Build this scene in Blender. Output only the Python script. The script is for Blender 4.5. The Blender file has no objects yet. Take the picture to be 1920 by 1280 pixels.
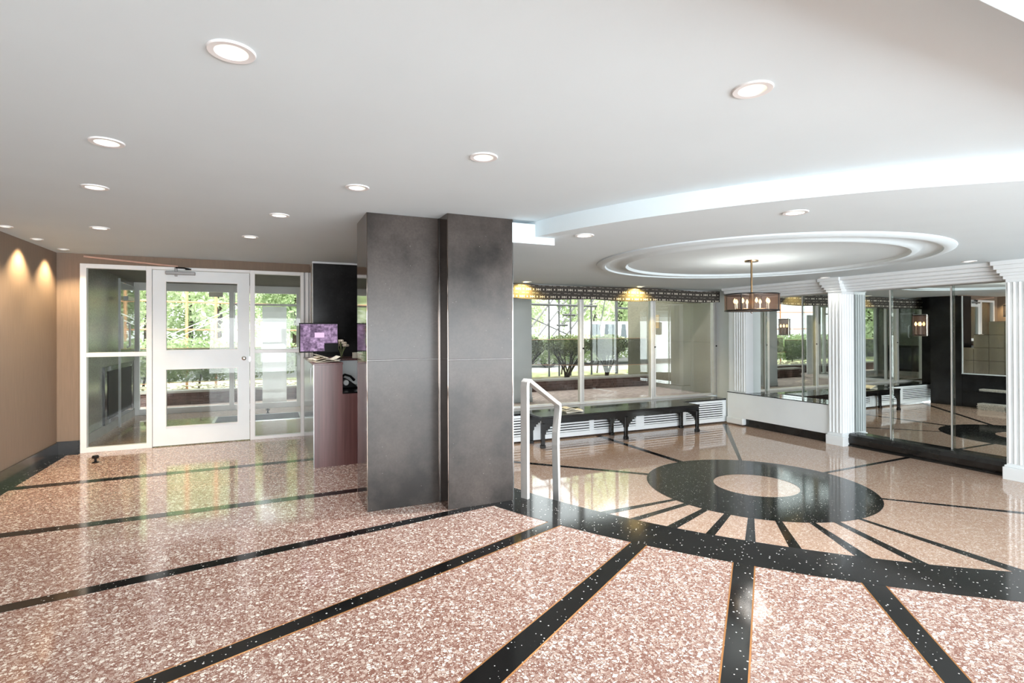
import bpy, math, random
from mathutils import Vector, Matrix, geometry
random.seed(7)
S = bpy.context.scene
COL = S.collection

# ------------------------------------------------------------------ camera
FPX, CY, YAW, PITCH, ROLL, CAMH = 994.353, 619.803, 0.431692, 0.0029535, -0.0035858, 1.45
cam_d = bpy.data.cameras.new('camera'); cam = bpy.data.objects.new('camera', cam_d); COL.objects.link(cam)
cam_d.sensor_width = 36.0; cam_d.lens = FPX / 1920 * 36.0; cam_d.shift_y = (CY - 640) / 1920
cam_d.clip_start = 0.05; cam_d.clip_end = 200
h_ = Vector((math.sin(YAW), math.cos(YAW), 0)); z_ = Vector((0, 0, 1)); r_ = Vector((math.cos(YAW), -math.sin(YAW), 0))
F = h_ * math.cos(PITCH) + z_ * math.sin(PITCH); U = -h_ * math.sin(PITCH) + z_ * math.cos(PITCH)
Rc = r_ * math.cos(ROLL) + U * math.sin(ROLL); Uc = -r_ * math.sin(ROLL) + U * math.cos(ROLL)
M = Matrix((Rc, Uc, -F)).transposed().to_4x4(); M.translation = Vector((0, 0, CAMH)); cam.matrix_world = M
S.camera = cam

# ------------------------------------------------------------------ world, sun, fill lamp, exposure
def lin(c):
    return tuple(((v / 255) / 12.92 if v / 255 <= 0.04045 else ((v / 255 + 0.055) / 1.055) ** 2.4) for v in c[:3])
w = bpy.data.worlds.new('sky'); S.world = w; w.use_nodes = True
bg = w.node_tree.nodes['Background']; bg.inputs[0].default_value = (0.93, 0.98, 1.0, 1); bg.inputs[1].default_value = 3.3
def lamp(name, kind, loc, power, color=(1, 1, 1), parent=None, **kw):
    d = bpy.data.lights.new(name, kind); d.energy = power; d.color = color
    for k, v in kw.items():
        if k != 'rot': setattr(d, k, v)
    o = bpy.data.objects.new(name, d); COL.objects.link(o); o.location = loc
    if 'rot' in kw: o.rotation_euler = kw['rot']
    if parent: o.parent = parent
    return o
lamp('sun', 'SUN', (0, -6, 12), 6.0, (1, 0.97, 0.92), angle=0.05, rot=(math.radians(42), 0, math.radians(-12)))
# area lamp added as fill, for an assumed glazed front behind the camera
lamp('back_fill_light', 'AREA', (3.0, -4.1, 1.05), 760, (0.93, 0.97, 1.0), shape='RECTANGLE', size=9.5, size_y=1.9, rot=(math.radians(104), 0, 0))
S.view_settings.view_transform = 'Standard'; S.view_settings.look = 'None'
S.view_settings.exposure = 0.24; S.view_settings.gamma = 1.0; S.view_settings.use_curve_mapping = False
S.cycles.use_denoising = True; S.cycles.caustics_reflective = False; S.cycles.caustics_refractive = False
S.cycles.sample_clamp_indirect = 6; S.cycles.max_bounces = 10; S.cycles.transparent_max_bounces = 16

# ------------------------------------------------------------------ main dimensions
H, ZC, ZL = 2.4266, 2.29, -0.35              # entry ceiling, lounge ceiling, lounge floor
XL, YD = -2.302, 8.072                        # tan wall, door wall
XB, XMIR, YR, YWIN = 8.252, 8.45, 7.762, 8.33  # mirror wall base front, mirror glass, radiator front, window
FC, FR = (7.282, 5.988), 5.4115               # step edge circle
NC, NR = (7.552, 6.325), 6.249                # camera side of the curved black band
SC, SR = (6.88, 5.322), 4.876                 # soffit curve
RC = (5.19, 4.46)                             # floor ring centre
CC = (5.20, 4.51)                             # chandelier
YBACK = -4.2

# ------------------------------------------------------------------ materials
MATS = {}
def newmat(name):
    m = bpy.data.materials.new(name); m.use_nodes = True; nt = m.node_tree; nt.nodes.clear()
    o = nt.nodes.new('ShaderNodeOutputMaterial'); MATS[name] = m
    return m, nt, o
def nd(nt, t, **kw):
    n = nt.nodes.new(t)
    for k, v in kw.items():
        if k in n.inputs.keys(): n.inputs[k].default_value = v
        else: setattr(n, k, v)
    return n
def lk(nt, a, b): nt.links.new(a, b)
def pos(nt): return nd(nt, 'ShaderNodeNewGeometry').outputs['Position']
def mixc(nt, fac, a, b, bt='MIX'):
    n = nt.nodes.new('ShaderNodeMix'); n.data_type = 'RGBA'; n.blend_type = bt
    if hasattr(fac, 'links'): lk(nt, fac, n.inputs[0])
    else: n.inputs[0].default_value = fac
    for i, v in ((6, a), (7, b)):
        if hasattr(v, 'links'): lk(nt, v, n.inputs[i])
        else: n.inputs[i].default_value = (*v, 1)
    return n.outputs[2]
def mth(nt, op, a, b=None, c=None):
    n = nt.nodes.new('ShaderNodeMath'); n.operation = op
    for i, v in enumerate((a, b, c)):
        if v is None: continue
        if hasattr(v, 'links'): lk(nt, v, n.inputs[i])
        else: n.inputs[i].default_value = v
    return n.outputs[0]
def pbsdf(nt, out, col, rough, metal=0, spec=0.5, bump=None, bstr=0.1):
    b = nd(nt, 'ShaderNodeBsdfPrincipled')
    if hasattr(col, 'links'): lk(nt, col, b.inputs['Base Color'])
    else: b.inputs['Base Color'].default_value = (*col, 1)
    b.inputs['Roughness'].default_value = rough; b.inputs['Metallic'].default_value = metal
    b.inputs['Specular IOR Level'].default_value = spec
    if bump is not None:
        bn = nd(nt, 'ShaderNodeBump'); bn.inputs['Strength'].default_value = bstr; bn.inputs['Distance'].default_value = 0.01
        lk(nt, bump, bn.inputs['Height']); lk(nt, bn.outputs[0], b.inputs['Normal'])
    if out is not None: lk(nt, b.outputs[0], out.inputs[0])
    return b
def simple(name, c, rough=0.5, metal=0, spec=0.5, var=0.06, scale=6, bump=0, stretch=None, fine=0):
    m, nt, o = newmat(name); c = lin(c)
    p = pos(nt)
    if stretch:
        mp = nd(nt, 'ShaderNodeMapping'); mp.inputs['Scale'].default_value = stretch; lk(nt, p, mp.inputs[0]); p = mp.outputs[0]
    n = nd(nt, 'ShaderNodeTexNoise', Scale=scale, Detail=4.0); lk(nt, p, n.inputs['Vector'])
    a = tuple(max(0, v * (1 - var)) for v in c); b2 = tuple(min(1, v * (1 + var)) for v in c)
    r = nd(nt, 'ShaderNodeMapRange'); lk(nt, n.outputs[0], r.inputs[0]); r.inputs[1].default_value = 0.35; r.inputs[2].default_value = 0.65
    col = mixc(nt, r.outputs[0], a, b2)
    pbsdf(nt, o, col, rough, metal, spec, n.outputs[0] if bump else None, bump)
    return m
def terrazzo(name, matrix, c1, c2, c3, scale, rough):
    m, nt, o = newmat(name); p = pos(nt)
    def layer(sc, lo):
        v = nd(nt, 'ShaderNodeTexVoronoi', Scale=sc); lk(nt, p, v.inputs['Vector'])
        e = nd(nt, 'ShaderNodeTexVoronoi', Scale=sc); e.feature = 'DISTANCE_TO_EDGE'; lk(nt, p, e.inputs['Vector'])
        sp = nd(nt, 'ShaderNodeSeparateColor'); lk(nt, v.outputs['Color'], sp.inputs[0])
        rp = nd(nt, 'ShaderNodeValToRGB'); cr = rp.color_ramp; cr.interpolation = 'CONSTANT'
        cr.elements[0].color = (*lin(matrix), 1)
        cr.elements[1].position = lo; cr.elements[1].color = (*lin(c1), 1)
        for ps, cc in ((lo + (1 - lo) * 0.35, c2), (lo + (1 - lo) * 0.68, c3)):
            q = cr.elements.new(ps); q.color = (*lin(cc), 1)
        lk(nt, sp.outputs[0], rp.inputs[0])
        g = mth(nt, 'GREATER_THAN', e.outputs['Distance'], 0.09)
        has = mth(nt, 'GREATER_THAN', sp.outputs[0], lo)
        return rp.outputs[0], mth(nt, 'MULTIPLY', g, has)
    big, bm = layer(scale, 0.42); sm, smm = layer(scale * 2.1, 0.4)
    base = mixc(nt, smm, lin(matrix), sm); col = mixc(nt, bm, base, big)
    n = nd(nt, 'ShaderNodeTexNoise', Scale=1.1, Detail=3.0); lk(nt, p, n.inputs['Vector'])
    col = mixc(nt, mth(nt, 'MULTIPLY', n.outputs[0], 0.22), col, tuple(v * 0.78 for v in lin(matrix)))
    wv = nd(nt, 'ShaderNodeTexNoise', Scale=2.3, Detail=2.0); lk(nt, p, wv.inputs['Vector'])
    pbsdf(nt, o, col, rough, 0, 0.7, wv.outputs[0], 0.05)
    return m
def black_terrazzo(name, rough=0.1):
    m, nt, o = newmat(name); p = pos(nt)
    v = nd(nt, 'ShaderNodeTexVoronoi', Scale=58.0); lk(nt, p, v.inputs['Vector'])
    sp = nd(nt, 'ShaderNodeSeparateColor'); lk(nt, v.outputs['Color'], sp.inputs[0])
    f = mth(nt, 'MULTIPLY', mth(nt, 'GREATER_THAN', sp.outputs[0], 0.68), mth(nt, 'LESS_THAN', v.outputs['Distance'], mth(nt, 'MULTIPLY', sp.outputs[1], 0.30)))
    n = nd(nt, 'ShaderNodeTexNoise', Scale=3.0); lk(nt, p, n.inputs['Vector'])
    base = mixc(nt, n.outputs[0], lin((12, 12, 12)), lin((24, 24, 24)))
    col = mixc(nt, f, base, lin((205, 205, 200)))
    pbsdf(nt, o, col, rough, 0, 0.5)
    return m
def stone(name, c1, c2, rough, speck=(150, 150, 148)):
    m, nt, o = newmat(name); p = pos(nt)
    n = nd(nt, 'ShaderNodeTexNoise', Scale=1.7, Detail=7.0, Roughness=0.62); lk(nt, p, n.inputs['Vector'])
    r = nd(nt, 'ShaderNodeMapRange'); lk(nt, n.outputs[0], r.inputs[0]); r.inputs[1].default_value = 0.36; r.inputs[2].default_value = 0.64
    n2 = nd(nt, 'ShaderNodeTexNoise', Scale=60.0, Detail=5.0); lk(nt, p, n2.inputs['Vector'])
    col = mixc(nt, r.outputs[0], lin(c1), lin(c2))
    col = mixc(nt, mth(nt, 'MULTIPLY', n2.outputs[0], 0.5), col, lin((20, 19, 18)))
    v = nd(nt, 'ShaderNodeTexVoronoi', Scale=34.0); lk(nt, p, v.inputs['Vector'])
    sp = nd(nt, 'ShaderNodeSeparateColor'); lk(nt, v.outputs['Color'], sp.inputs[0])
    f = mth(nt, 'MULTIPLY', mth(nt, 'GREATER_THAN', sp.outputs[0], 0.9), mth(nt, 'LESS_THAN', v.outputs['Distance'], 0.06))
    col = mixc(nt, f, col, lin(speck))
    b = pbsdf(nt, o, col, rough, 0, 0.28, n.outputs[0], 0.02)
    rr = nd(nt, 'ShaderNodeMapRange'); lk(nt, n.outputs[0], rr.inputs[0]); rr.inputs[3].default_value = rough * 0.7; rr.inputs[4].default_value = rough * 1.5
    lk(nt, rr.outputs[0], b.inputs['Roughness'])
    return m
def granite(name, c1, c2, c3, rough=0.2):
    m, nt, o = newmat(name); p = pos(nt)
    v = nd(nt, 'ShaderNodeTexVoronoi', Scale=75.0); lk(nt, p, v.inputs['Vector'])
    sp = nd(nt, 'ShaderNodeSeparateColor'); lk(nt, v.outputs['Color'], sp.inputs[0])
    n = nd(nt, 'ShaderNodeTexNoise', Scale=1.3, Detail=4.0); lk(nt, p, n.inputs['Vector'])
    col = mixc(nt, sp.outputs[0], lin(c1), lin(c2)); col = mixc(nt, n.outputs[0], col, lin(c3))
    pbsdf(nt, o, col, rough, 0, 0.5)
    return m
def wood(name, c1, c2, rough=0.3):
    m, nt, o = newmat(name)
    mp = nd(nt, 'ShaderNodeMapping'); mp.inputs['Scale'].default_value = (40, 40, 1.2); lk(nt, pos(nt), mp.inputs[0])
    n = nd(nt, 'ShaderNodeTexNoise', Scale=1.0, Detail=5.0); lk(nt, mp.outputs[0], n.inputs['Vector'])
    r = nd(nt, 'ShaderNodeMapRange'); lk(nt, n.outputs[0], r.inputs[0]); r.inputs[1].default_value = 0.3; r.inputs[2].default_value = 0.7
    pbsdf(nt, o, mixc(nt, r.outputs[0], lin(c1), lin(c2)), rough)
    return m
def mirror(name, c, rough=0.01, wave=0.0):
    m, nt, o = newmat(name); n = nd(nt, 'ShaderNodeTexNoise', Scale=1.6, Detail=1.0); lk(nt, pos(nt), n.inputs['Vector'])
    pbsdf(nt, o, lin(c), rough, 1.0, 0.5, n.outputs[0] if wave else None, wave)
    return m
def glass(name, tint=(1, 1, 1), refl=0.06):
    m, nt, o = newmat(name); t = nd(nt, 'ShaderNodeBsdfTransparent'); t.inputs[0].default_value = (*tint, 1)
    g = nd(nt, 'ShaderNodeBsdfGlossy'); g.inputs['Roughness'].default_value = 0.0
    fr = nd(nt, 'ShaderNodeFresnel', IOR=1.5)
    fac = mth(nt, 'ADD', mth(nt, 'MULTIPLY', fr.outputs[0], 0.4), refl)
    mx = nd(nt, 'ShaderNodeMixShader'); lk(nt, fac, mx.inputs[0]); lk(nt, t.outputs[0], mx.inputs[1]); lk(nt, g.outputs[0], mx.inputs[2]); lk(nt, mx.outputs[0], o.inputs[0])
    return m
def sheer(name, c, alpha, rough=0.6, nscale=60.0, namp=0.1):
    m, nt, o = newmat(name); t = nd(nt, 'ShaderNodeBsdfTransparent')
    b = pbsdf(nt, None, lin(c), rough)
    n = nd(nt, 'ShaderNodeTexNoise', Scale=nscale, Detail=3.0); lk(nt, pos(nt), n.inputs['Vector'])
    fac = mth(nt, 'ADD', mth(nt, 'MULTIPLY', n.outputs[0], namp), alpha - namp / 2)
    mx = nd(nt, 'ShaderNodeMixShader'); lk(nt, fac, mx.inputs[0]); lk(nt, t.outputs[0], mx.inputs[1]); lk(nt, b.outputs[0], mx.inputs[2]); lk(nt, mx.outputs[0], o.inputs[0])
    return m
def glow(name, c, strength):
    m, nt, o = newmat(name); e = nd(nt, 'ShaderNodeEmission', Strength=strength); e.inputs[0].default_value = (*lin(c), 1)
    lk(nt, e.outputs[0], o.inputs[0]); return m
def leaf(name, c1, c2):
    m, nt, o = newmat(name)
    n = nd(nt, 'ShaderNodeTexNoise', Scale=3.0, Detail=3.0); lk(nt, pos(nt), n.inputs['Vector'])
    r = nd(nt, 'ShaderNodeMapRange'); lk(nt, n.outputs[0], r.inputs[0]); r.inputs[1].default_value = 0.35; r.inputs[2].default_value = 0.65
    col = mixc(nt, r.outputs[0], lin(c1), lin(c2))
    d = nd(nt, 'ShaderNodeBsdfDiffuse'); lk(nt, col, d.inputs[0]); t = nd(nt, 'ShaderNodeBsdfTranslucent'); lk(nt, col, t.inputs[0])
    mx = nd(nt, 'ShaderNodeMixShader'); mx.inputs[0].default_value = 0.45; lk(nt, d.outputs[0], mx.inputs[1]); lk(nt, t.outputs[0], mx.inputs[2]); lk(nt, mx.outputs[0], o.inputs[0])
    return m
def fabric_pattern(name):
    m, nt, o = newmat(name); sp = nd(nt, 'ShaderNodeSeparateXYZ'); lk(nt, pos(nt), sp.inputs[0])
    row = mth(nt, 'FLOOR', mth(nt, 'DIVIDE', sp.outputs[2], 0.125))
    uu = mth(nt, 'ADD', mth(nt, 'DIVIDE', sp.outputs[0], 0.20), mth(nt, 'MULTIPLY', row, 0.37))
    u = mth(nt, 'ABSOLUTE', mth(nt, 'SUBTRACT', mth(nt, 'FRACT', uu), 0.5))
    v = mth(nt, 'ABSOLUTE', mth(nt, 'SUBTRACT', mth(nt, 'FRACT', mth(nt, 'DIVIDE', sp.outputs[2], 0.125)), 0.5))
    dia = mth(nt, 'LESS_THAN', mth(nt, 'ADD', mth(nt, 'DIVIDE', u, 0.1), mth(nt, 'DIVIDE', v, 0.17)), 1.0)
    bow = mth(nt, 'MULTIPLY', mth(nt, 'LESS_THAN', v, mth(nt, 'MULTIPLY', mth(nt, 'SUBTRACT', u, 0.1), 1.6)), mth(nt, 'LESS_THAN', u, 0.22))
    bow = mth(nt, 'MULTIPLY', bow, mth(nt, 'GREATER_THAN', u, 0.12))
    ln = mth(nt, 'MULTIPLY', mth(nt, 'GREATER_THAN', v, 0.47), mth(nt, 'GREATER_THAN', u, 0.36))
    ln2 = mth(nt, 'MULTIPLY', mth(nt, 'LESS_THAN', v, 0.10), mth(nt, 'GREATER_THAN', u, 0.45))
    f = mth(nt, 'MINIMUM', mth(nt, 'ADD', mth(nt, 'ADD', dia, bow), mth(nt, 'ADD', ln, ln2)), 1.0)
    n = nd(nt, 'ShaderNodeTexNoise', Scale=90.0); lk(nt, pos(nt), n.inputs['Vector'])
    base = mixc(nt, n.outputs[0], lin((58, 55, 52)), lin((78, 74, 70)))
    pbsdf(nt, o, mixc(nt, f, base, lin((205, 200, 186))), 0.8, 0, 0.2)
    return m
def screen(name):
    m, nt, o = newmat(name); sp = nd(nt, 'ShaderNodeSeparateXYZ'); lk(nt, pos(nt), sp.inputs[0])
    cb = nd(nt, 'ShaderNodeCombineXYZ'); lk(nt, mth(nt, 'FLOOR', mth(nt, 'MULTIPLY', sp.outputs[0], 13.0)), cb.inputs[0]); lk(nt, mth(nt, 'FLOOR', mth(nt, 'MULTIPLY', sp.outputs[2], 15.0)), cb.inputs[2])
    wn = nd(nt, 'ShaderNodeTexWhiteNoise'); lk(nt, cb.outputs[0], wn.inputs['Vector'])
    n = nd(nt, 'ShaderNodeTexNoise', Scale=38.0, Detail=3.0); lk(nt, pos(nt), n.inputs['Vector'])
    r = nd(nt, 'ShaderNodeMapRange'); lk(nt, n.outputs[0], r.inputs[0]); r.inputs[1].default_value = 0.30; r.inputs[2].default_value = 0.75
    f = mth(nt, 'MULTIPLY', mth(nt, 'ADD', mth(nt, 'MULTIPLY', wn.outputs['Value'], 0.75), 0.35), mth(nt, 'ADD', mth(nt, 'MULTIPLY', r.outputs[0], 0.7), 0.2))
    col = mixc(nt, f, lin((58, 44, 66)), lin((224, 190, 232)))
    e = nd(nt, 'ShaderNodeEmission', Strength=0.85); lk(nt, col, e.inputs[0]); lk(nt, e.outputs[0], o.inputs[0])
    return m

M_ = MATS
terrazzo('terrazzo_pink', (130, 94, 82), (164, 136, 124), (193, 174, 162), (231, 223, 213), 60.0, 0.09)
terrazzo('terrazzo_lounge', (178, 144, 124), (196, 166, 144), (208, 184, 164), (224, 206, 190), 66.0, 0.05)
black_terrazzo('terrazzo_black', 0.1)
simple('brass', (176, 122, 70), 0.35, 0.6)
simple('ceiling_paint', (219, 233, 239), 0.85, 0, 0.2, 0.012, 1.5)
simple('white_paint', (234, 240, 243), 0.45, 0, 0.4, 0.02, 3)
simple('white_metal', (236, 237, 238), 0.35, 0, 0.5, 0.02, 5)
simple('tan_wallpaper', (132, 115, 101), 0.7, 0, 0.3, 0.05, 3, 0.02, (30, 30, 1.5))
simple('black_base', (34, 33, 32), 0.18, 0, 0.5, 0.3, 5)
stone('pillar_stone', (40, 37, 35), (80, 73, 69), 0.22)
stone('black_stone', (24, 24, 25), (52, 52, 54), 0.2)
mirror('smoked_steel', (120, 108, 100), 0.06)
mirror('mirror_glass', (226, 232, 229), 0.003, 0.012)
mirror('mirror_tile', (190, 182, 172), 0.12)
mirror('brushed_steel', (200, 200, 202), 0.28)
mirror('desk_steel', (112, 112, 112), 0.16)
mirror('chrome', (215, 212, 205), 0.08)
mirror('aged_brass', (150, 125, 95), 0.22)
simple('silver_paint', (206, 205, 202), 0.38, 0.35, 0.5, 0.05, 7)
granite('granite_outside', (118, 112, 98), (166, 158, 140), (132, 125, 110), 0.2)
granite('granite_vestibule', (120, 120, 112), (164, 162, 152), (112, 112, 106), 0.25)
simple('grey_paint', (172, 173, 174), 0.6, 0, 0.3, 0.03, 3)
simple('black_sill', (26, 27, 29), 0.06, 0, 0.6, 0.2, 6)
simple('black_lacquer', (14, 13, 13), 0.16, 0, 0.5, 0.25, 8)
simple('black_plastic', (16, 16, 17), 0.4, 0, 0.15, 0.2, 9)
simple('dark_gap', (40, 41, 43), 0.8)
wood('maroon_wood', (84, 52, 52), (116, 78, 76), 0.28)
glass('clear_glass', (0.965, 0.98, 0.97), 0.0)
glass('dark_glass_top', (0.25, 0.27, 0.27), 0.2)
glass('acrylic', (0.86, 0.9, 0.88), 0.14)
sheer('bronze_mesh', (84, 60, 44), 0.68)
sheer('black_net', (44, 44, 42), 0.66, 0.8, 1.3, 0.7)
glow('bulb_warm', (255, 205, 140), 9.0)
glow('downlight_lamp', (255, 238, 208), 4.5)
fabric_pattern('valance_fabric'); screen('camera_grid')
glow('screen_window', (240, 205, 240), 1.0)
simple('paper', (236, 230, 214), 0.7, 0, 0.2, 0.05, 30)
simple('newsprint', (196, 192, 182), 0.8, 0, 0.2, 0.35, 60)
simple('petal', (248, 232, 214), 0.6); simple('stem_green', (150, 160, 110), 0.6)
simple('pipe_pink', (196, 160, 145), 0.5); simple('closer_grey', (150, 150, 150), 0.35, 0.4)
simple('paver', (180, 160, 150), 0.75, 0, 0.3, 0.22, 9); simple('paver_joint', (120, 104, 98), 0.9)
simple('brick_dark', (84, 64, 58), 0.8, 0, 0.3, 0.25, 8); simple('coping', (150, 146, 138), 0.8)
simple('soil', (150, 140, 112), 0.95, 0, 0.1, 0.3, 5); simple('asphalt', (150, 150, 150), 0.9); simple('lawn', (178, 184, 140), 0.95, 0, 0.1, 0.2, 2)
simple('bark', (64, 54, 46), 0.9, 0, 0.2, 0.25, 12)
leaf('leaf_bright', (194, 208, 164), (232, 238, 212)); leaf('leaf_mid', (156, 176, 130), (202, 214, 174)); leaf('leaf_hedge', (84, 96, 66), (170, 178, 126))
simple('scaffold_steel', (92, 92, 92), 0.5, 0.5); simple('scaffold_white', (220, 222, 218), 0.5); simple('scaffold_orange', (226, 160, 116), 0.6)
simple('car_paint', (232, 234, 238), 0.25, 0, 0.6); simple('car_window', (70, 78, 84), 0.1, 0, 0.6); simple('tail_red', (200, 60, 50), 0.3); simple('tyre', (32, 32, 32), 0.8)
simple('mat_dark', (62, 62, 64), 0.9); simple('rope_orange', (170, 130, 104), 0.7)
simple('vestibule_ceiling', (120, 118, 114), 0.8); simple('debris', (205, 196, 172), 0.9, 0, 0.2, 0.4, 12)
simple('glare_white', (244, 246, 246), 0.4); simple('notice', (228, 226, 215), 0.7)
simple('tan_notice', (176, 146, 98), 0.7)

# ------------------------------------------------------------------ mesh helpers
ORG = {}
class MB:
    def __init__(s): s.v = []; s.f = []
    def add(s, vs, fs):
        k = len(s.v); s.v += [tuple(p) for p in vs]; s.f += [tuple(i + k for i in f) for f in fs]; return s
    def box(s, x0, x1, y0, y1, z0, z1):
        return s.add([(x0, y0, z0), (x1, y0, z0), (x1, y1, z0), (x0, y1, z0), (x0, y0, z1), (x1, y0, z1), (x1, y1, z1), (x0, y1, z1)],
                     [(0, 3, 2, 1), (4, 5, 6, 7), (0, 1, 5, 4), (1, 2, 6, 5), (2, 3, 7, 6), (3, 0, 4, 7)])
    def tube(s, pts, r, n=8, cap=True):
        pts = [Vector(p) for p in pts]; rs = r if isinstance(r, (list, tuple)) else [r] * len(pts); vs = []; fs = []
        prev = None
        for i, p in enumerate(pts):
            t = (pts[min(i + 1, len(pts) - 1)] - pts[max(i - 1, 0)]).normalized()
            a = t.cross(Vector((0, 0, 1)) if abs(t.z) < 0.95 else Vector((1, 0, 0))).normalized() if prev is None else (prev - t * prev.dot(t)).normalized()
            prev = a; b = t.cross(a)
            for k in range(n):
                an = 2 * math.pi * k / n; vs.append(p + (a * math.cos(an) + b * math.sin(an)) * rs[i])
        for i in range(len(pts) - 1):
            for k in range(n):
                fs.append((i * n + k, i * n + (k + 1) % n, (i + 1) * n + (k + 1) % n, (i + 1) * n + k))
        if cap: fs += [tuple(range(n - 1, -1, -1)), tuple((len(pts) - 1) * n + k for k in range(n))]
        return s.add(vs, fs)
    def lathe(s, prof, c=(0, 0, 0), n=24, a0=0, a1=2 * math.pi):
        full = abs(a1 - a0 - 2 * math.pi) < 1e-6; m = n if full else n + 1; vs = []; fs = []
        for k in range(m):
            a = a0 + (a1 - a0) * k / n
            for (r, z) in prof: vs.append((c[0] + r * math.cos(a), c[1] + r * math.sin(a), c[2] + z))
        L = len(prof)
        for k in range(n):
            k2 = (k + 1) % m
            for j in range(L - 1):
                fs.append((k * L + j, k2 * L + j, k2 * L + j + 1, k * L + j + 1))
        return s.add(vs, fs)
    def prism(s, poly, z0, z1):
        n = len(poly)
        return s.add([(x, y, z0) for x, y in poly] + [(x, y, z1) for x, y in poly],
                     [tuple(range(n - 1, -1, -1)), tuple(range(n, 2 * n))] + [(i, (i + 1) % n, n + (i + 1) % n, n + i) for i in range(n)])
    def prism_ax(s, poly, a0, a1, ax):
        # poly in the plane across axis ax ('x': (y,z), 'y': (x,z))
        n = len(poly)
        f = (lambda p, a: (a, p[0], p[1])) if ax == 'x' else (lambda p, a: (p[0], a, p[1]))
        return s.add([f(p, a0) for p in poly] + [f(p, a1) for p in poly],
                     [tuple(range(n - 1, -1, -1)), tuple(range(n, 2 * n))] + [(i, (i + 1) % n, n + (i + 1) % n, n + i) for i in range(n)])
    def plate(s, outer, holes, z, up=True):
        loops = [outer] + holes
        tri = geometry.tessellate_polygon([[Vector((x, y, 0)) for x, y in lp] for lp in loops])
        vs = [(x, y, z) for lp in loops for x, y in lp]; fs = []
        for t in tri:
            a, b, c = (Vector(vs[i]) for i in t); n = (b - a).cross(c - a).z
            if abs(n) < 1e-12: continue
            fs.append(t if (n > 0) == up else (t[0], t[2], t[1]))
        return s.add(vs, fs)
    def sphere(s, c, r, n=10, m=6, sz=1.0):
        return s.lathe([(max(1e-4, r * math.sin(math.pi * i / m)), -r * sz * math.cos(math.pi * i / m)) for i in range(m + 1)], c, n)
    def build(s, name, mat, parent=None, smooth=False, bevel=0, kind=None):
        me = bpy.data.meshes.new(name)
        if parent is not None: o0 = ORG[parent.name]
        else:
            xs, ys, zs = zip(*s.v); o0 = Vector(((min(xs) + max(xs)) / 2, (min(ys) + max(ys)) / 2, min(zs)))
        me.from_pydata([(x - o0.x, y - o0.y, z - o0.z) for x, y, z in s.v], [], s.f)
        me.materials.append(M_[mat]); me.update()
        if smooth:
            for p in me.polygons: p.use_smooth = True
        o = bpy.data.objects.new(name, me); COL.objects.link(o)
        if parent is not None: o.parent = parent
        else: o.location = o0
        ORG[o.name] = o0.copy()
        if bevel:
            b = o.modifiers.new('bevel', 'BEVEL'); b.width = bevel; b.segments = 2; b.limit_method = 'ANGLE'
        if smooth: me.set_sharp_from_angle(angle=math.radians(40))
        if kind: o['kind'] = kind
        return o
def thing(name, loc, label, cat, group=None):
    o = bpy.data.objects.new(name, None); COL.objects.link(o); o.location = loc; o.empty_display_size = 0.05
    ORG[o.name] = Vector(loc); return tag(o, label, cat, group)
def tag(o, label, cat, group=None):
    o['label'] = label; o['category'] = cat
    if group: o['group'] = group
    return o
def struct(o): o['kind'] = 'structure'; return o
def inst(src, loc, parent, name=None, rot=None, scale=None):
    c = src.copy(); COL.objects.link(c); c.parent = parent; c.location = loc
    if rot: c.rotation_euler = rot
    if scale: c.scale = scale
    return c
def sempty(name, loc):
    o = bpy.data.objects.new(name, None); COL.objects.link(o); o.location = loc; o.empty_display_size = 0.05; ORG[o.name] = Vector(loc); o['kind'] = 'structure'; return o
def arc(c, r, a0, a1, n): return [(c[0] + r * math.cos(a0 + (a1 - a0) * i / n), c[1] + r * math.sin(a0 + (a1 - a0) * i / n)) for i in range(n + 1)]
def circle(c, r, n=24): return [(c[0] + r * math.cos(2 * math.pi * i / n), c[1] + r * math.sin(2 * math.pi * i / n)) for i in range(n)]
def ang(c, p): 
    a = math.atan2(p[1] - c[1], p[0] - c[0]); return a if a > 0 else a + 2 * math.pi

# ================================================================== SETTING
# ---- floors
aR = ang(FC, (8.6, FC[1] - math.sqrt(FR ** 2 - (8.6 - FC[0]) ** 2)))
edge = arc(FC, FR, aR, math.pi, 60)                               # step edge, right to left
b = MB(); b.plate([(-2.45, YBACK), (8.6, YBACK)] + edge + [(FC[0] - FR, 8.2), (-2.45, 8.2)], [], 0.0)
floor = struct(b.build('floor', 'terrazzo_pink'))
def quad_strip(pts, z, t, parent, name='inlay_band', mat='terrazzo_black'):
    return MB().prism(pts, z, z + t).build(name, mat, parent)
def band(a0, a1, b0, b1, z=0.0, parent=None, ext0=0.0, ext1=0.0, name='inlay_band', mat='terrazzo_black', t=0.0016):
    a0, a1, b0, b1 = map(Vector, (a0, a1, b0, b1))
    d = (a1 - a0).normalized(); e = (b1 - b0).normalized()
    p = [b0 - e * ext0, b1 + e * ext1, a1 + d * ext1, a0 - d * ext0]
    return quad_strip([tuple(q) for q in p], z, t, parent, name, mat)
B = {
 'L1': ((-2.2, 6.543), (0.463, 6.549), (-2.2, 6.42), (0.455, 6.44)),
 'L2': ((-2.3, 5.06), (0.756, 5.098), (-2.3, 4.95), (0.739, 4.987)),
 'L3': ((-2.3, 3.564), (1.95, 4.235), (-2.3, 3.46), (1.95, 4.14)),
 'L4': ((-0.51, 2.664), (1.945, 3.568), (-0.37, 2.61), (2.001, 3.473)),
 'L5': ((0.834, 2.156), (2.257, 2.973), (0.875, 2.018), (2.347, 2.904)),
 'L6': ((1.694, 1.635), (2.639, 2.435), (1.796, 1.587), (2.715, 2.346)),
 'L7': ((2.529, 1.244), (3.098, 1.929), (2.63, 1.197), (3.181, 1.848))}
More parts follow.
